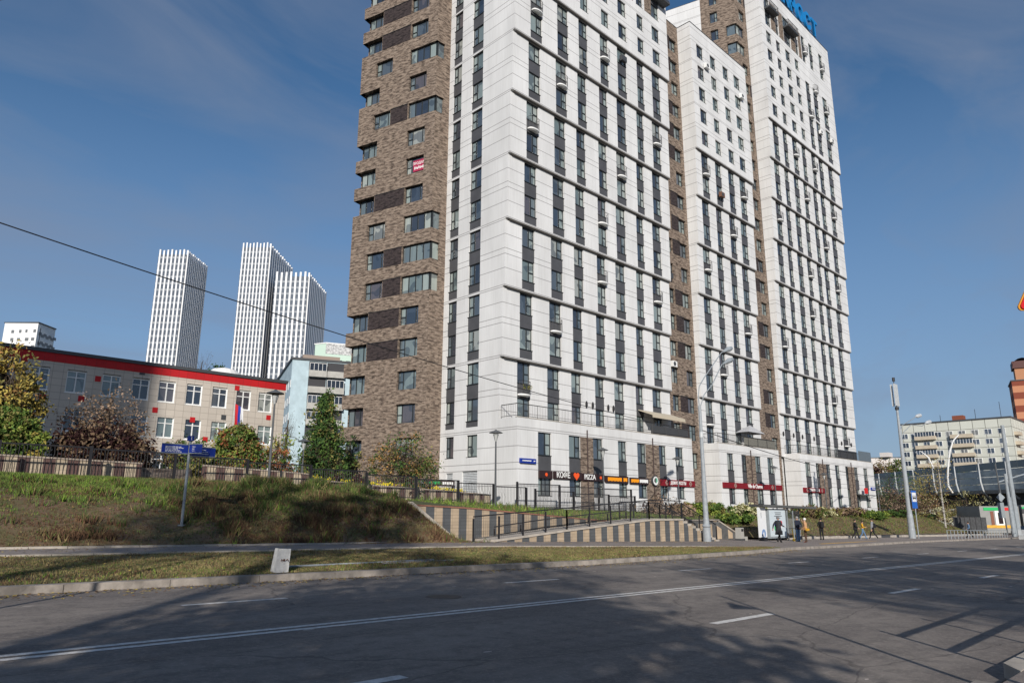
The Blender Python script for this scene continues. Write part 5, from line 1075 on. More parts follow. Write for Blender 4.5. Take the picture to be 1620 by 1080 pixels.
# viaduct
vd = thing('viaduct', 'road viaduct with grey noise barriers and curved white ribs', 'viaduct', (157.8, 28.0, 0), rz=math.atan2(40, 40)); vd.scale.y = -1; V0, V1 = -40, 150
NB = mat('noise_barrier_grey', (.55, .56, .54), .5, var=.18, vscale=.5, stretch=(1, 1, 3)); DCK = mat('dark_viaduct_steel', (.06, .057, .055), .8)
q = MB(); q.box(V0, V1, 1.2, 16, .4, 3.2, DCK); q.build('girder', vd); q = MB(); q.box(V0, V1, -.2, 17, 3.2, 3.9, CONC); q.build('deck', vd)
for i in range(int((V1-V0)/6)): 
    x = V0+i*6
    q = MB()
    for j in range(3): q.box(x+.05, x+5.95, -.1+.05*j, .0+.05*j, 3.7+j*1.35, 4.98+j*1.35, NB)
    q.box(x+.05, x+5.95, .05, .1, 7.75, 9.1, mat('clear_barrier', (.22, .25, .25), .3)); q.build('barrier_panel', vd)
for i in range(int((V1-V0)/8)):
    x = V0+i*8+4; q = MB(); q.tube([(x, .9, 2.2), (x, .1, 2.9), (x, -.5, 4.0), (x, -.75, 5.5), (x, -.75, 9.0)], [.18, .18, .18, .16, .12], LIGHTM, 6); q.build('rib', vd)
for i in range(4): q = MB(); q.box(V0+10+i*42, V0+13+i*42, 4, 12, -9, .4, CONC); q.build('pier', vd)
for lab, D, pts in (('white curved lamp post in front of the viaduct barrier, taller and nearer one', 124, [(1507, 779), (1500.5, 769), (1499.2, 755), (1500, 735), (1502.8, 713), (1507.8, 697), (1517, 687)]),
                    ('white curved lamp post at the viaduct, shorter one leaning left', 165, [(1483, 752), (1476.7, 740), (1469, 724), (1462, 717.5), (1455.6, 713)])):
    P = [atD(a, b, D) for a, b in pts]; l = thing('street_lamp', lab, 'street lamp', tuple(P[0])); q = MB(); q.tube([p-P[0] for p in P], [.15*D/124]*(len(P)-2)+[.12, .08], WPAINT, 8); q.build('pole', l)
# kiosks under the viaduct
kk = thing('kiosk', 'grey kiosk with green and red sign and white framed door under the viaduct', 'kiosk', (133.9, 30.6, -3.4), rz=-YAW); q = MB(); q.box(0, 6.2, 0, 6, 0, 4.1, mat('kiosk_grey', (.26, .26, .25), .7, var=.06)); q.build('walls', kk); q = MB(); q.box(.2, 6, -.06, -.001, .75, 1.2, YELL); q.build('yellow_band', kk)
q = MB(); q.box(1.6, 2.1, -.05, -.001, 1.2, 3.3, mat('poster_brown', (.2, .08, .05), .6)); q.build('poster', kk); q = MB(); q.box(2.3, 3.9, -.07, -.001, 1.2, 3.4, WPAINT); o = q.build('door', kk); q = MB(); q.box(2.75, 3.45, -.09, -.071, 1.4, 3.1, mat('dark_pane', (.03, .02, .02), .2)); q.build('pane', o)
q = MB(); q.box(.6, 3.4, -.08, -.001, 3.45, 3.9, GREEN); q.box(3.4, 4.9, -.08, -.001, 3.45, 3.9, MATS['red_sign']); q.build('sign_board', kk)
k2 = thing('kiosk', 'second grey kiosk with white lettering and green stripe at the right edge', 'kiosk', (138.6, 25.9, -3.4), rz=-YAW); q = MB(); q.box(0, 9, 0, 6, 0, 4.3, MATS['kiosk_grey']); q.build('walls', k2); q = MB(); q.box(0, 9, -.06, -.001, 3.0, 3.7, DGREY); o = q.build('sign_board', k2); q = MB(); q.box(0, 9, -.08, -.001, 3.75, 4.0, GREEN); q.build('green_stripe', k2)
text_mesh('МЕТРО НА', .5, WPAINT, .01, o, (2.0, -.08, 3.35), 0)
for i in range(3): q = MB(); q.box(1.2+i*1.6, 1.9+i*1.6, -.05, -.001, .8, 2.9, GLASSC); q.build('window', k2)
# parked car
car = thing('parked_car', 'black car parked by the kiosk under the viaduct', 'car', (127.5, 23.2, -3.65), rz=-YAW); CARB = mat('black_car_paint', (.01, .01, .012), .15, spec=.8)
prof = [(-2.2, .3), (-2.25, .75), (-1.9, .95), (-1.2, 1.0), (-.7, 1.5), (.9, 1.5), (1.6, 1.05), (2.15, .95), (2.25, .6), (2.2, .3)]
q = MB(); 
for (x0, z0), (x1, z1) in zip(prof, prof[1:]): q.face([(x0, -.85, z0), (x1, -.85, z1), (x1, .85, z1), (x0, .85, z0)], CARB)
q.face([(x, -.85, z) for x, z in prof][::-1], CARB); q.face([(x, .85, z) for x, z in prof], CARB); q.build('body', car)
q = MB(); q.face([(-1.05, -.862, 1.0), (-.6, -.862, 1.4), (.8, -.862, 1.4), (1.35, -.862, 1.05)][::-1], GLASSC); q.build('side_window', car)
for x in (-1.4, 1.4): q = MB(); q.tube([(x, -.9, .33), (x, .9, .33)], .33, METAL, 16); q.build('wheel', car)
# poles and gantry near the crossing
def plainpole(px, ybase, ytop, D, r, label, name='signal_pole'):
    A = atD(px, ybase, D); B = atD(px-3 if px > 1500 else px, ytop, D); t = thing(name, label, 'pole', (A.x, A.y, A.z)); q = MB(); q.tube([(0, 0, -.5), (0, 0, 1.0), (0, 0, B.z-A.z)], [r*1.3, r*1.2, r*.8], GREYM, 10); q.build('pole', t); return t
plainpole(1606, 842, 786, 92, .17, 'short grey pole left of the kiosk car'); 
pl2 = plainpole(1611, 840, 668, 92, .26, 'thick grey pole nearest the right edge'); g1 = plainpole(1604, 842, 748, 88, .19, 'grey pole standing between the short one and the thick one')
ga = thing('sign_gantry', 'dark post with a diamond sign and a grey side arm', 'pole', tuple(atD(1594, 842, 95))); q = MB(); q.tube([(0, 0, -.3), (-.3, 0, 9.0)], .1, DGREYL, 6); q.build('pole', ga, rz=-YAW); q = MB(); q.tube([(-.3, 0, 6.6), (3.5, 0, 7.7)], .09, GREYM, 6); q.build('arm', ga, rz=-YAW); q = MB(); q.face([(-.9, -.1, 4.6), (-.3, -.1, 4.0), (.3, -.1, 4.6), (-.3, -.1, 5.2)], GREYM); q.box(-.85, .0, -.1, -.06, 1.9, 3.9, mat('sign_back', (.22, .25, .26), .5)); q.build('sign_back', ga, rz=-YAW)

# the tall block out of view behind the viewpoint, whose shade falls on the school
bb = block('apartment_block', 'tall plain block behind the viewpoint whose shade falls across the school', 'apartment block', Vector((-90, -50, 88)), (-.73, .68), (-.68, -.73), 60, 16, mat('far_wall', (.4, .38, .36), .9), 92)

# ------------------------------------------------------------ vegetation
def lm(name, c): return mat(name, c, .85, var=.35, vscale=1.5, spec=.15)
LG = lm('leaf_green', (0.075, 0.13, 0.03)); LD = lm('leaf_dark_green', (0.032, 0.067, 0.021)); LY = lm('leaf_yellow', (0.36, 0.28, 0.07)); LO = lm('leaf_orange', (0.3, 0.17, 0.06)); LB_ = lm('leaf_brown', (0.17, 0.115, 0.07)); LP = lm('leaf_pinkish', (0.3, 0.21, 0.15)); LM = lm('leaf_maroon', (.035, .015, .014)); LL = lm('leaf_lime', (0.2, 0.25, 0.05)); LV = lm('leaf_olive', (0.2, 0.18, 0.06)); LW_ = lm('leaf_pale', (0.525, 0.507, 0.298)); LR = lm('leaf_red', (0.26, 0.09, 0.04))
BARK = mat('bark', (.08, .06, .045), .95, var=.3, vscale=6, bump=.6); BIRCH = mat('birch_bark', (.5, .48, .44), .9, vcol=(.12, .1, .09), vscale=5)
def rv(r_): 
    while 1:
        v = Vector((r_.uniform(-1, 1), r_.uniform(-1, 1), r_.uniform(-1, 1)))
        if v.length < 1: return v
def plant(name, label, cat, X, Y, z, crowns, mats_, nclump, nleaf, leaf, trunk=None, group=None, seed=1, bark=BARK, shell=.55, spread=.28):
    """crowns: list of (cx, cy, cz, rx, ry, rz) relative to the base; leaves sit in clumps around branch ends"""
    r_ = random.Random(seed); t = thing(name, label, cat, (X, Y, z), group=group); b = MB(); tr = MB()
    tot = sum(c[3]*c[5] for c in crowns)
    if trunk:
        h, rad = trunk; tr.tube([(0, 0, -.4), (.03*h*.3, 0, h*.4), (0, .02*h, h*.75), (0, 0, h)], [rad*1.15, rad*.85, rad*.6, rad*.3], bark, 7)
    for c in crowns:
        nc = max(3, int(nclump*c[3]*c[5]/tot))
        for i in range(nc):
            v = rv(r_); v = v.normalized()*(shell+(1-shell)*r_.random()) if r_.random() < .8 else v
            cc = Vector((c[0]+v.x*c[3], c[1]+v.y*c[4], c[2]+v.z*c[5])); m = r_.choice(mats_); sp = spread*(.6+.8*r_.random())*min(c[3], c[5])
            if trunk and r_.random() < .75:
                s0 = Vector((0, 0, trunk[0]*r_.uniform(.35, .95))); mid = s0.lerp(cc, .5)+Vector((r_.uniform(-.1, .1), 0, .1))*c[3]; rr_ = trunk[1]*r_.uniform(.12, .3); tr.tube([s0, mid, cc], [rr_, rr_*.6, rr_*.2], bark, 4, cap=False)
                for _ in range(2): tr.tube([mid, mid.lerp(cc, .5)+rv(r_)*sp, cc+rv(r_)*sp*1.3], [rr_*.4, rr_*.25, .004], bark, 3, cap=False)
            elif not trunk and r_.random() < .4: tr.tube([(c[0]*.8, c[1]*.8, 0), tuple(cc)], [.025, .008], bark, 3, cap=False)
            for _ in range(max(1, nleaf//nclump)):
                p = cc+Vector((r_.gauss(0, 1), r_.gauss(0, 1), r_.gauss(0, .8)))*sp*.62
                a = rv(r_).normalized(); u = a.orthogonal().normalized(); w_ = a.cross(u); s = leaf*r_.uniform(.6, 1.3); ang = r_.uniform(0, pi); u, w_ = u*cos(ang)+w_*sin(ang), w_*cos(ang)-u*sin(ang)
                mm = m if r_.random() < .8 else r_.choice(mats_); b.face([p-u*s, p+w_*s*.55, p+u*s, p-w_*s*.55], mm)
    b.build('crown' if trunk else 'foliage', t)
    if tr.v: tr.build('trunk' if trunk else 'stems', t)
    return t
def span(x0, x1, ytop, Y):          # centre X, half width and top height of something seen between two columns
    a, b = atY(x0, ytop, Y), atY(x1, ytop, Y); c = atY((x0+x1)/2, ytop, Y); return c.x, abs(b.x-a.x)*.36, c.z
def gz(X, Y): return bankLz(X, Y) if (Y < 35.7 and X < 21) else (bankRz(X, Y) if Y < 35.8 and X > 49 else groundZ(X, Y))
def bush(label, x0, x1, ytop, Y, mats_, seed, nleaf=2200, leaf=.075, name='shrub', group='shrubs', sq=1., zb=None, dep=.8):
    X, r, zt = span(x0, x1, ytop, Y); z = gz(X, Y) if zb is None else zb; h = max(.5, zt-z); r *= 1.25
    return plant(name, label, 'shrub', X, Y, z, [(0, 0, h*.50, r*.9, min(r*dep, 1.6), h*.5), (-r*.45, 0, h*.42, r*.5, .6, h*.4), (r*.45, .1, h*.42, r*.5, .6, h*.42)], mats_, max(60, int(r*60)), int(nleaf*1.5), leaf*1.35, None, group, seed, spread=.35)
def treepx(label, x0, x1, ytop, Y, mats_, seed, cb=.35, nleaf=5000, leaf=.09, nclump=120, name='tree', group='trees round the towers', rad=.1, shape='round', bark=BARK, spread=.28):
    X, r, zt = span(x0, x1, ytop, Y); z = gz(X, Y); h = zt-z; r *= 1.3
    if shape == 'cone': cr = [(0, 0, h*(cb+(1-cb)*(i+.5)/7), r*(1.15-.15*i)*1.05, r*(1.15-.15*i)*.95, h*(1-cb)/8) for i in range(7)]
    elif shape == 'tall': cr = [(0, 0, h*(cb+1)/2, r, r, h*(1-cb)/2)]
    else: cr = [(0, 0, h*(cb+1)/2, r*.75, r*.75, h*(1-cb)/2), (-r*.5, 0, h*(cb+.9)/2, r*.55, r*.5, h*(1-cb)*.33), (r*.5, .2, h*(cb+.8)/2, r*.55, r*.5, h*(1-cb)*.3)]
    return plant(name, label, 'tree', X, Y, z, cr, mats_, nclump, nleaf, leaf, (h*.9, rad), group, seed, bark=bark, spread=spread)
treepx('yellowing maple with ragged crown at the left edge before the school', -70, 100, 538, 42, [LY, LO, LY, LV, LY, LV], 11, .12, 8000, .10, 240, name='maple_tree', rad=.12, spread=.24)
treepx('thin brown leaved tree in front of the school, many bare twigs', 95, 262, 612, 45, [LP, LB_, LP, LB_], 12, .18, 2600, .08, 170, rad=.09, spread=.22)
bush('small lime shrub right of the conifer mass', 48, 84, 668, 39.2, [LL, LG, LY], 14, 1300)
bush('wide dark maroon shrub behind the striped planter wall', 78, 262, 672, 40.5, [LM, LM, LB_], 15, 9500, .075)
bush('green shrub behind the direction sign', 262, 344, 688, 41, [LG, LV, LB_, LG], 16, 4200)
def dense(label, x0, x1, ytop, Y, ms, seed, n=15000, leaf=.085):
    X, r, zt = span(x0, x1, ytop, Y); z = gz(X, Y); h = zt-z; r *= 1.3
    return plant('hedge_bush', label, 'shrub', X, Y, z, [(0, 0, h*.5, r, r*.8, h*.5)], ms, 420, n, leaf, None, 'shrubs', seed, shell=.86, spread=.17)
dense('dense rounded hedge bush of green and orange leaves', 338, 418, 674, 41.5, [LG, LV, LG, LL, LG, LV, LR], 17)
dense('bushy green mass behind the fence at the far left', -45, 76, 645, 40, [LG, LV, LL, LG], 13, 16000)
treepx('small tree with yellow and red leaves beside the left park lamp', 412, 472, 686, 46, [LY, LG, LR, LL], 18, .2, 2600, .09, 60)
treepx('slender conical green tree in front of the blue block', 480, 556, 622, 50, [LG, LV, LD, LG, LD], 19, .03, 17000, .12, 380, shape='cone', name='conical_tree', rad=.1, spread=.5)
treepx('low green tree left of the brick wing base', 535, 575, 690, 56, [LG, LV, LD], 20, .1, 2200, .11, 60)
treepx('olive brown bushy tree before the brick wing', 590, 698, 684, 42.5, [LV, LB_, LG, LO, LD], 21, .12, 7000, .085, 170, rad=.08, spread=.26)
bush('dark planting with purple leaves along the low wall under the brick wing', 488, 600, 752, 38.6, [LM, LM, LD], 22, 3500)
bush('dark planting continuing to the white corner', 600, 688, 758, 38.6, [LM, LD, LB_], 23, 2500)
YF = lm('flower_yellow', (.6, .48, .03)); r_ = random.Random(9); q = MB()
for i in range(900):
    k = r_.randint(0, 13); x = 19.6+k*.98+r_.gauss(0, .22); y = 37.9+r_.random()*.4; z = fenceZ(x)+.88+abs(r_.gauss(0, .09)); s = .035; q.face([(x-s, y, z-s), (x+s, y-.02, z-s), (x+s*.5, y, z+s), (x-s, y, z+s)], YF if r_.random() < .75 else LG)
q.build('flowers', label='row of yellow flowers on top of the low striped planter wall', cat='flowers', kind='stuff')
for i, (lab, a, b, yt, Y, ms) in enumerate([
    ('reddish brown hedge behind the landing railing', 1018, 1070, 789, 33, [LB_, LM, LP]), ('grey brown hedge piece between landing and big lamp', 1070, 1096, 796, 33, [LB_, LV, LP]),
    ('yellow green bush left of the big lamp pole', 1088, 1112, 795, 33.5, [LL, LG]), ('olive bush right of the big lamp pole', 1116, 1141, 795, 33.5, [LV, LL, LG]),
    ('bright green shrub on the slope beside the stair wall', 1140, 1190, 812, 30, [LL, LG, LG]), ('pale variegated hedge left of the bus shelter', 1156, 1206, 797, 33.5, [LW_, LW_, LV, LG]),
    ('olive brown hedge right of the bus shelter', 1254, 1300, 800, 33, [LV, LB_, LG]), ('pale hedge tip before the round brick pier', 1292, 1312, 802, 33.5, [LW_, LV]),
    ('russet hedge under the tallest tower podium', 1306, 1372, 803, 34, [LB_, LM, LP, LV]), ('fresh green bush behind the three walkers', 1366, 1397, 808, 32.5, [LL, LG]),
    ('dark green hedge towards the tall antenna lamp', 1394, 1446, 806, 34, [LD, LG, LM]), ('low dark shrub behind the antenna lamp', 1440, 1480, 812, 36, [LM, LD, LV])]):
    X, r, zt = span(a, b, yt, Y); bush(lab, a, b, yt, Y, ms, 40+i, 3600, .085)
for i, (lab, a, b, yt, Y, ms, sh, nm) in enumerate([
    ('dark green tree right behind the end of the podium', 1378, 1432, 738, 52, [LG, LD, LG], 'round', 'tree'), ('reddish leaved small tree under the dark green one', 1392, 1446, 768, 47, [LB_, LM, LP], 'round', 'tree'),
    ('golden young poplar in front of the viaduct', 1456, 1480, 744, 50, [LY, LV, LY], 'tall', 'poplar_tree'), ('rust brown tree right of the poplar', 1466, 1512, 768, 47, [LO, LB_, LB_], 'round', 'tree'),
    ('large olive beige tree above the mesh enclosure', 1496, 1558, 780, 40, [LV, LW_, LV, LB_], 'round', 'tree'), ('pale shrub tree at the foot of the birch', 1460, 1500, 803, 38, [LW_, LP, LV], 'round', 'tree')]):
    treepx(lab, a, b, yt, Y, ms, 60+i, .12, 4200, .13, 90, shape=sh, name=nm)
bi = thing('birch_tree', 'thin white birch trunk rising before the viaduct', 'tree', tuple(atD(1497, 838, 98))); h = 9.5; q = MB(); q.tube([(0, 0, -.3), (-.1, 0, 4), (.05, 0, 7), (-.1, 0, h)], [.14, .11, .08, .03], BIRCH, 7); q.build('trunk', bi); q = MB(); r_ = random.Random(4)
for i in range(420): p = Vector((r_.gauss(0, .8), r_.gauss(0, .8), r_.uniform(4.5, h+.3))); s = .09; a = rv(r_).normalized()*s; u = a.orthogonal(); q.face([p-a, p+u*.6, p+a, p-u*.6], r_.choice([LY, LV, LO]))
q.build('crown', bi)
# trees beyond
def fartree(label, px, ytop, D, h, w_, ms, seed, name='tree', n=1500, leaf=.3):
    P = atD(px, ytop, D); plant(name, label, 'tree', P.x, P.y, P.z-h, [(0, 0, h*.62, w_, w_, h*.38)], ms, 60, n, leaf, (h*.85, .2), 'trees far behind', seed)
fartree('brown crowned tree below the far white building', 1392, 726, 215, 14, 3.6, [LB_, LB_, LV], 81); fartree('green tree right of the far white building', 1414, 722, 215, 14, 3.2, [LG, LD, LV], 82); fartree('brownish tree behind the barrier near the podium', 1382, 735, 200, 12, 3.0, [LB_, LM], 83)
fartree('small green tree behind the viaduct before the panel block', 1520, 738, 190, 9, 2.5, [LG, LV], 84)
fartree('bare dark twigs rising behind the school roof', 322, 552, 115, 14, 2.8, [LB_], 85, n=120, leaf=.08); fartree('dark evergreen top behind the school roof', 346, 574, 112, 10, 1.6, [LD], 86, leaf=.16)
fartree('bare twiggy tree before the blue block', 458, 640, 100, 14, 2.2, [LB_], 87, n=160, leaf=.08)
# street trees behind the viewpoint, for the dappled shade on the road
for i, (X, Y, h, w_) in enumerate([(-11, -9, 13, 3.4), (-8, -4.5, 11, 2.8), (-4.6, -6.6, 10, 2.5), (11, -9, 14, 3.3), (22, -8, 13, 3.0), (-17, -4, 24, 3.6), (-11, -3.5, 22, 2.8), (-14, -14, 20, 4.0), (-5, -20, 20, 4.4), (8, -20, 20, 4.4), (34, -11, 15, 3.6), (48, -10, 14, 3.4), (22, -21, 18, 4.2)]):
    plant('street_tree', 'half bare street tree behind the viewpoint shading the road', 'tree', X, Y, -1.5, [(0, 0, h*(.66 if h < 19 else .80), w_, w_, h*(.33 if h < 19 else .19))], [LB_, LY, LV], 130, 2500, .19, (h*.9, .17), 'street trees behind the viewpoint', 100+i, spread=.2)
# grass blades
GR1 = mat('blade_green', (.07, .11, .022), .8, var=.4, vscale=.8); GR2 = mat('blade_straw', (.23, .185, .08), .85, var=.3, vscale=1.2); GR3 = mat('blade_brown', (.12, .065, .035), .9, var=.3); GR4 = mat('blade_bright', (.16, .25, .03), .8, var=.3)
def blades(name, label, n, gen, seed):
    r_ = random.Random(seed); b = MB(); ks = [b.mi(m) for m in (GR1, GR2, GR3, GR4)]
    for _ in range(n):
        X, Y, z, h, w4 = gen(r_); k = r_.choices(ks, w4)[0]; nb = 3
        for _ in range(nb):
            a = r_.uniform(0, 2*pi); l = h*r_.uniform(.5, 1.2); wd = .008+l*.05; dx, dy = cos(a)*wd, sin(a)*wd; ox, oy = r_.gauss(0, .03), r_.gauss(0, .03); lx, ly = r_.gauss(0, .35)*l, r_.gauss(0, .35)*l
            i = len(b.v); b.v += [(X+ox-dx, Y+oy-dy, z-.01), (X+ox+dx, Y+oy+dy, z-.01), (X+ox+lx, Y+oy+ly, z+l)]; b.f.append((i, i+1, i+2)); b.m.append(k)
    b.build(name, label=label, cat='grass', kind='stuff')
def gbank(r_):
    while 1:
        Y = 25.1+10.8*r_.random(); X = r_.uniform(2.0 if Y < 30 else 3, xr(Y)); t = (Y-25)/10.7; nn = noise.noise(Vector((X*.28, Y*.4, 1))); n2 = noise.noise(Vector((X*.9, Y*.9, 9)))
        tall = max(0, min(1, (X-9)/4)); 
        bare = (.45 if X < 10 else .15)-t*.8+nn*1.1
        if r_.random() < max(0, min(.6, bare+.2)): continue
        if r_.random() < max(0, min(.9, bare+.3)): return X, Y, bankLz(X, Y), .05, (.35, .25, 2.2, .05)
        h = .07+.08*t+.27*tall*max(0, .35+n2)*(.4+t)*(1 if Y < 34 else .35)+(.16 if n2 > .22 and Y < 33.5 else 0); g = .3+1.1*t+nn*1.5
        return X, Y, bankLz(X, Y), h, (max(.3, g*2.1), .25+.45*tall+1.5*max(0, -n2-.1), .6+2.2*max(0, .65-t-nn), max(.02, (3.6*t-.9) if X < 10.5 else .12+.5*max(0, nn)))
blades('bank_grass', 'long green and straw coloured grass growing on the left bank', 56000, gbank, 21)
def gverge(r_):
    while 1:
        X = r_.uniform(1.0, 39); Y = r_.uniform(kerbY(X)+.3, pathN(X)-.05)
        if Y > pathN(X)-.06: continue
        t = (Y-kerbY(X))/(pathN(X)-kerbY(X)+.01); nn = noise.noise(Vector((X*.25, Y*.6, 4)))
        if r_.random() < max(0, .15+nn*.9+(.35 if t > .7 else 0)): continue
        return X, Y, vz(X, t*8)[2]-.005, .042+.03*nn, (.6+1.2*max(0, -nn), 1.9, .4+2.2*max(0, t-.5)+2*max(0, nn), .05+.2*(t < .3))
blades('verge_grass', 'short patchy grass on the verge between kerb and footpath', 42000, gverge, 22)
def gright(r_):
    X = r_.uniform(49, 120); y0 = 28.2 if X < 53 else pathF(X)+.5; Y = r_.uniform(y0, 35.5); nn = noise.noise(Vector((X*.2, Y*.4, 4)))
    return X, Y, bankRz(X, Y), .16+.1*nn, (1+nn, .8, .8-nn, .3)
blades('slope_grass', 'grass on the slope below the middle and tallest towers', 14000, gright, 23)
def gtop(r_):
    X = r_.uniform(26, 48); Y = r_.uniform(28.4, 36); t = (Y-28.1)/7.6
    return X, Y, wallTop(X)+(fenceZ(X)-wallTop(X))*t, .1+.3*(r_.random() < .06 and X < 36), (1, .3, .1, .5)
blades('lawn_grass', 'green grass on top of the striped retaining wall', 9000, gtop, 24)

r_ = random.Random(77); q = MB(); LF = [mat('fallen_leaf_tan', (.30, .20, .09), .8), mat('fallen_leaf_brown', (.16, .09, .045), .8), mat('fallen_leaf_yellow', (.42, .32, .08), .8)]
for i in range(5200):
    X = 1.5+r_.random()**1.3*40; Y = r_.choice([kerbY(X)-abs(r_.gauss(0, .5))-.03, r_.uniform(kerbY(X)+.3, 27), r_.uniform(17, 35)]); z = -1.545+bX(X) if Y < kerbY(X) else (-1.33+bX(X) if Y < 22.3 else (pathFz(X)+.03 if Y < 25.1 else bankLz(X, Y)+.06))
    if Y > 25.1 and X > xr(Y): continue
    if kerbY(X)+.3 < Y < pathN(X): z = vz(X, 8*(Y-kerbY(X))/(pathN(X)-kerbY(X)))[2]+.045
    a = r_.uniform(0, 6.3); s_ = r_.uniform(.025, .05); dx, dy = cos(a)*s_, sin(a)*s_; q.face([(X-dx, Y-dy, z), (X+dy*.6, Y-dx*.6, z+r_.uniform(0, .02)), (X+dx, Y+dy, z+.01), (X-dy*.6, Y+dx*.6, z+r_.uniform(0, .02))], r_.choice(LF))
q.build('fallen_leaves', label='dry fallen leaves scattered over verge, path, gutter and bank', cat='leaves', kind='stuff')
# ------------------------------------------------------------ people
SKIN = mat('skin', (.45, .27, .19), .6)
def cloth(n, c): return mat(n, c, .9, var=.15, vscale=12)
def person(label, X, Y, z, rz, H, top, low, shoe, hair, pose, coat=None, hat=None, pack=None):
    """one skinned body; pose holds joints for a 1.75 m figure that faces -Y"""
    J = dict(sL=(.19, 0, 1.42), sR=(-.19, 0, 1.42), eL=(.25, .03, 1.14), eR=(-.25, .03, 1.14), wL=(.26, -.05, .90), wR=(-.26, -.05, .90), kL=(.10, -.02, .50), kR=(-.10, -.02, .50), aL=(.10, .02, .09), aR=(-.10, .02, .09), head=(0, -.02, 1.62)); J.update(pose)
    t = thing('person', label, 'person', (X, Y, z), rz); V = []; E_ = []; R_ = []; G = []
    def v(p, r, g): V.append(Vector(p)*H/1.75); R_.append(tuple(a*H/1.75 for a in (r if isinstance(r, tuple) else (r, r)))); G.append(g); return len(V)-1
    def e(a, b): E_.append((a, b))
    pel = v((0, 0, .96), (.165, .12), 'low'); wa = v((0, 0, 1.12), (.15, .115), 'top'); ch = v((0, 0, 1.33), (.175, .125), 'top'); nb = v((0, 0, 1.47), .075, 'top'); nk = v((0, -.005, 1.52), .055, 'skin')
    hd = Vector(J['head']); h0 = v(hd-Vector((0, 0, .04)), (.07, .085), 'skin'); h1 = v(hd+Vector((0, -.0, .04)), (.078, .095), 'head'); h2 = v(hd+Vector((0, .01, .12)), (.05, .06), 'head')
    for a, b in ((pel, wa), (wa, ch), (ch, nb), (nb, nk), (nk, h0), (h0, h1), (h1, h2)): e(a, b)
    ns = v(hd+Vector((0, -.10, -.005)), .014, 'skin'); e(h0, ns)
    for s, sg in (('L', 1), ('R', -1)):
        a = v(J['s'+s], .072, 'top'); b = v(J['e'+s], .055, 'top'); wv = Vector(J['w'+s]); c = v(wv, .038, 'top'); e(ch, a); e(a, b); e(b, c)
        dirn = (wv-Vector(J['e'+s])).normalized(); side = dirn.cross(Vector((0, 1, 0.01))).normalized(); pm = wv+dirn*.08; d = v(pm, (.036, .024), 'skin'); e(c, d)
        for k in range(4):
            o = side*(k-1.5)*.021; L1 = (.07, .08, .075, .06)[k]; f1 = v(pm+dirn*.035+o, .010, 'skin'); f2 = v(pm+dirn*(.035+L1*.6)+o+Vector((0, -.01, 0)), .009, 'skin'); f3 = v(pm+dirn*(.035+L1)+o+Vector((0, -.025, 0)), .007, 'skin'); e(d, f1); e(f1, f2); e(f2, f3)
        t1 = v(wv+dirn*.05-side*.045*sg+Vector((0, -.015, 0)), .011, 'skin'); t2 = v(wv+dirn*.09-side*.06*sg+Vector((0, -.03, 0)), .009, 'skin'); e(d, t1); e(t1, t2)
        hp = v((.095*sg, 0, .90), .10, 'low'); kn = v(J['k'+s], .068, 'low'); av = Vector(J['a'+s]); an = v(av, .048, 'low'); hl = v(av+Vector((0, .03, -.045)), .042, 'shoe'); to = v(av+Vector((0, -.15, -.055)), .036, 'shoe'); e(pel, hp); e(hp, kn); e(kn, an); e(an, hl); e(an, to)
    me = bpy.data.meshes.new('sk'); me.from_pydata(V, E_, []); o = bpy.data.objects.new('sk', me); COL.objects.link(o); o.modifiers.new('s', 'SKIN'); sv = me.skin_vertices[0].data
    for i, r in enumerate(R_): sv[i].radius = r
    sv[0].use_root = True; ss = o.modifiers.new('u', 'SUBSURF'); ss.levels = 1; ss.render_levels = 1
    bpy.context.view_layer.update(); m2 = bpy.data.meshes.new_from_object(o.evaluated_get(bpy.context.evaluated_depsgraph_get())); bpy.data.objects.remove(o)
    mm = {'top': top, 'low': low, 'skin': SKIN, 'shoe': shoe, 'head': hat or hair}; ks = list(mm); m2.materials.clear(); [m2.materials.append(mm[k]) for k in ks]
    segs = [(V[a], V[b], G[a], G[b]) for a, b in E_]
    for f in m2.polygons:
        c = f.center; best = (9, 'top')
        for A, B, ga, gb in segs:
            d = B-A; tt = max(0, min(1, (c-A).dot(d)/max(1e-9, d.dot(d)))); q_ = (c-(A+d*tt)).length
            if q_ < best[0]: best = (q_, ga if tt < .5 else gb)
        g = best[1]
        if g == 'head' and (c-V[h0]).y < -.02 and c.z < V[h1].z+.01: g = 'skin'
        f.material_index = ks.index(g); f.use_smooth = True
    m2.name = 'body'; bo = bpy.data.objects.new('body', m2); COL.objects.link(bo); bo.parent = t
    s = H/1.75; hv = hd*s
    hb = MB(); base = hat or hair; hb.tube([hv+Vector((0, .02, -.02)), hv+Vector((0, .02, .04)), hv+Vector((0, .015, .11)), hv+Vector((0, .01, .145))], [.088, .10, .082, .02], base, 10); hb.build('hat' if hat else 'hair', t, smooth=True)
    eb = MB()
    for sg in (-1, 1): eb.box(hv.x+sg*.032-.009, hv.x+sg*.032+.009, hv.y-.094, hv.y-.088, hv.z+.012, hv.z+.024, FRAME)
    eb.box(hv.x-.025, hv.x+.025, hv.y-.086, hv.y-.080, hv.z-.052, hv.z-.044, mat('lips', (.3, .1, .09), .6)); eb.build('face', t)
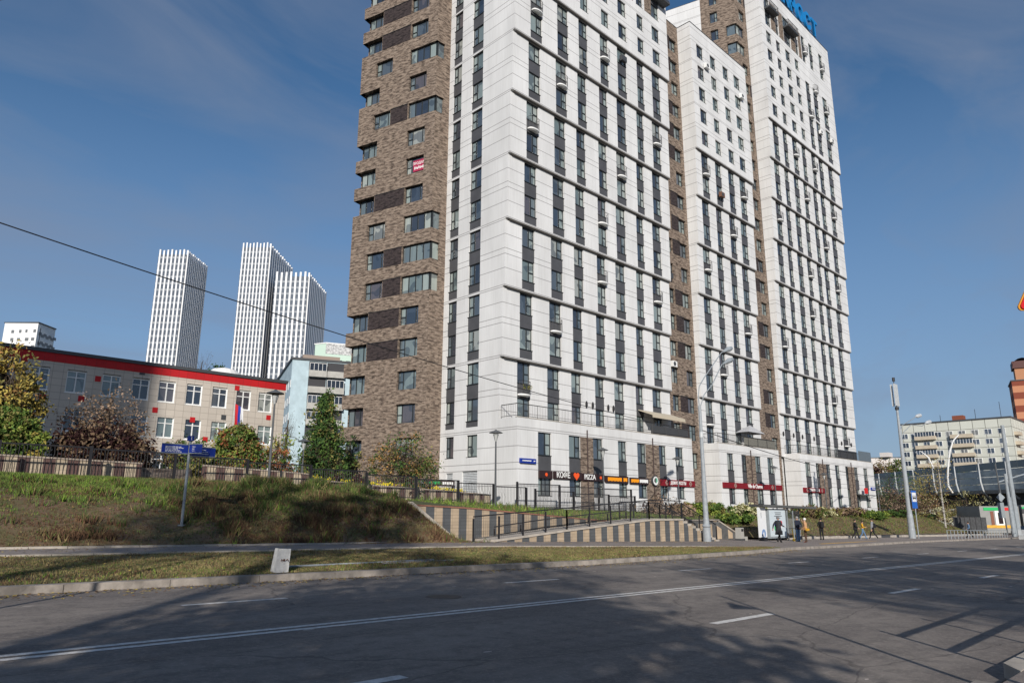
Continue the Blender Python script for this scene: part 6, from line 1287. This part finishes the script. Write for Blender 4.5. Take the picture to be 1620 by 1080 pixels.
    if coat:
        L_, cm, fl_ = coat; cb_ = MB(); n = 16; rings = [(1.45, .115, .09), (1.40, .215, .135), (1.2, .20, .15), (1.05, .185, .145), (.9, .205, .165), (L_, .215*fl_, .175*fl_)]
        for (za, ra, rb) in rings:
            for i in range(n): a = 2*pi*i/n; cb_.v.append((ra*cos(a)*s, rb*sin(a)*s, za*s))
        k = cb_.mi(cm)
        for j in range(len(rings)-1):
            for i in range(n): cb_.f.append((j*n+i, j*n+(i+1) % n, (j+1)*n+(i+1) % n, (j+1)*n+i)); cb_.m.append(k)
        cb_.build('coat', t, smooth=True)
    if pack: pb = MB(); pb.hexa([(-.15, .13, 1.0), (.15, .13, 1.0), (.13, .30, 1.02), (-.13, .30, 1.02)], [(-.14, .11, 1.42), (.14, .11, 1.42), (.10, .24, 1.40), (-.10, .24, 1.40)], pack); pb.build('backpack', t)
    return t
BLK = cloth('black_cloth', (.012, .012, .014)); NAV = cloth('navy_cloth', (.014, .018, .034)); JEAN = cloth('blue_denim', (.10, .18, .30)); TAN = cloth('tan_cloth', (.48, .27, .14)); BRN = cloth('brown_cloth', (.07, .04, .025)); GRY = cloth('grey_cloth', (.22, .23, .25)); YEL = cloth('yellow_cloth', (.62, .33, .03)); WHT = cloth('white_cloth', (.7, .68, .66)); SHB = cloth('black_shoe', (.01, .01, .01)); SHW = cloth('white_shoe', (.6, .58, .55)); SHR = cloth('red_shoe', (.35, .06, .03)); HG = cloth('grey_hair', (.25, .24, .23)); HD = cloth('dark_hair', (.03, .02, .015)); DSC = cloth('grey_headscarf', (.16, .16, .17)); DCO = cloth('charcoal_coat', (.03, .032, .038))
walk = dict(kL=(.09, -.16, .52), aL=(.09, -.26, .10), kR=(-.09, .06, .50), aR=(-.09, .34, .16))
pz = lambda X: -1.365+bX(X)
person('woman in a long dark coat and grey headscarf striding past the poster', 47.9, 22.9, pz(47.9), RAD(78), 1.74, DCO, BLK, SHB, HG, dict(walk, eL=(.27, .16, 1.18), wL=(.28, .22, .98), eR=(-.26, -.06, 1.16), wR=(-.24, -.26, 1.10)), coat=(.55, DCO, 1.25), hat=DSC)
hbg = thing('handbag', 'black handbag carried by the woman in the long coat', 'bag', (47.55, 22.6, pz(47.9)+.55)); q = MB(); q.box(-.17, .17, -.06, .06, 0, .26, BLK); q.build('body', hbg); q = MB(); q.tube([(-.1, 0, .26), (-.06, 0, .42), (.06, 0, .42), (.1, 0, .26)], .012, BLK, 5); q.build('strap', hbg)
person('man in navy jacket and blue jeans with hands behind his back', 52.2, 23.5, pz(52.2), RAD(160), 1.80, NAV, JEAN, SHB, HG, dict(eL=(.27, .1, 1.15), wL=(.10, .19, .98), eR=(-.27, .1, 1.15), wR=(-.08, .2, 1.0)), coat=(.86, NAV, 1.0))
person('person in a tan jacket and white hat with a hand at the face', 51.3, 22.55, pz(51.3), RAD(195), 1.68, TAN, BRN, SHR, HG, dict(eR=(.0-.27, -.1, 1.2), wR=(-.10, -.18, 1.48), eL=(.26, .05, 1.16), wL=(.2, -.12, 1.02)), coat=(.88, TAN, 1.05), hat=WHT)
wb = thing('waist_bag', 'yellow bag at the hip of the person in tan', 'bag', (51.1, 22.3, pz(51.3)+.82)); q = MB(); q.hexa([(-.17, -.05, 0), (.17, -.05, 0), (.17, .07, 0), (-.17, .07, 0)], [(-.19, -.06, .14), (.19, -.06, .14), (.18, .06, .16), (-.18, .06, .16)], YEL); q.build('body', wb); q = MB(); q.tube([(-.18, 0, .12), (0, .2, .2), (.18, 0, .12)], .012, YEL, 4); q.build('strap', wb)
person('person all in black with backpack standing alone facing the bank', 59.4, 24.8, pz(59.4), RAD(140), 1.74, BLK, BLK, SHB, HD, dict(eL=(.24, -.06, 1.16), wL=(.12, -.24, 1.08), eR=(-.24, -.06, 1.16), wR=(-.1, -.24, 1.08)), hat=BLK, pack=BLK)
person('walker in a wide black jacket, leftmost of the three side by side', 67.6, 25.2, pz(67.6), RAD(20), 1.74, BLK, BLK, SHW, HD, dict(walk, eL=(.27, -.02, 1.16), wL=(.2, -.2, 1.02), eR=(-.27, -.02, 1.16), wR=(-.2, -.2, 1.02)), coat=(.82, BLK, 1.2))
person('walker in a yellow jacket and jeans, middle of the three', 69.0, 25.1, pz(69), RAD(20), 1.62, YEL, JEAN, SHB, HD, dict(walk, eL=(.24, -.04, 1.16), wL=(.12, -.22, 1.14), eR=(-.24, -.04, 1.16), wR=(-.1, -.22, 1.14)))
person('walker in a grey vest with dark sleeves, rightmost of the three', 69.2, 24.3, pz(69.2), RAD(185), 1.82, GRY, BLK, SHW, HD, dict(walk, eL=(.26, -.02, 1.16)), pack=BLK)
person('person in a blue denim jacket walking away by the railing', 94.5, 22.9, pz(94.5), RAD(200), 1.78, JEAN, BLK, SHB, HD, dict(walk, wL=(.2, -.15, 1.0)))
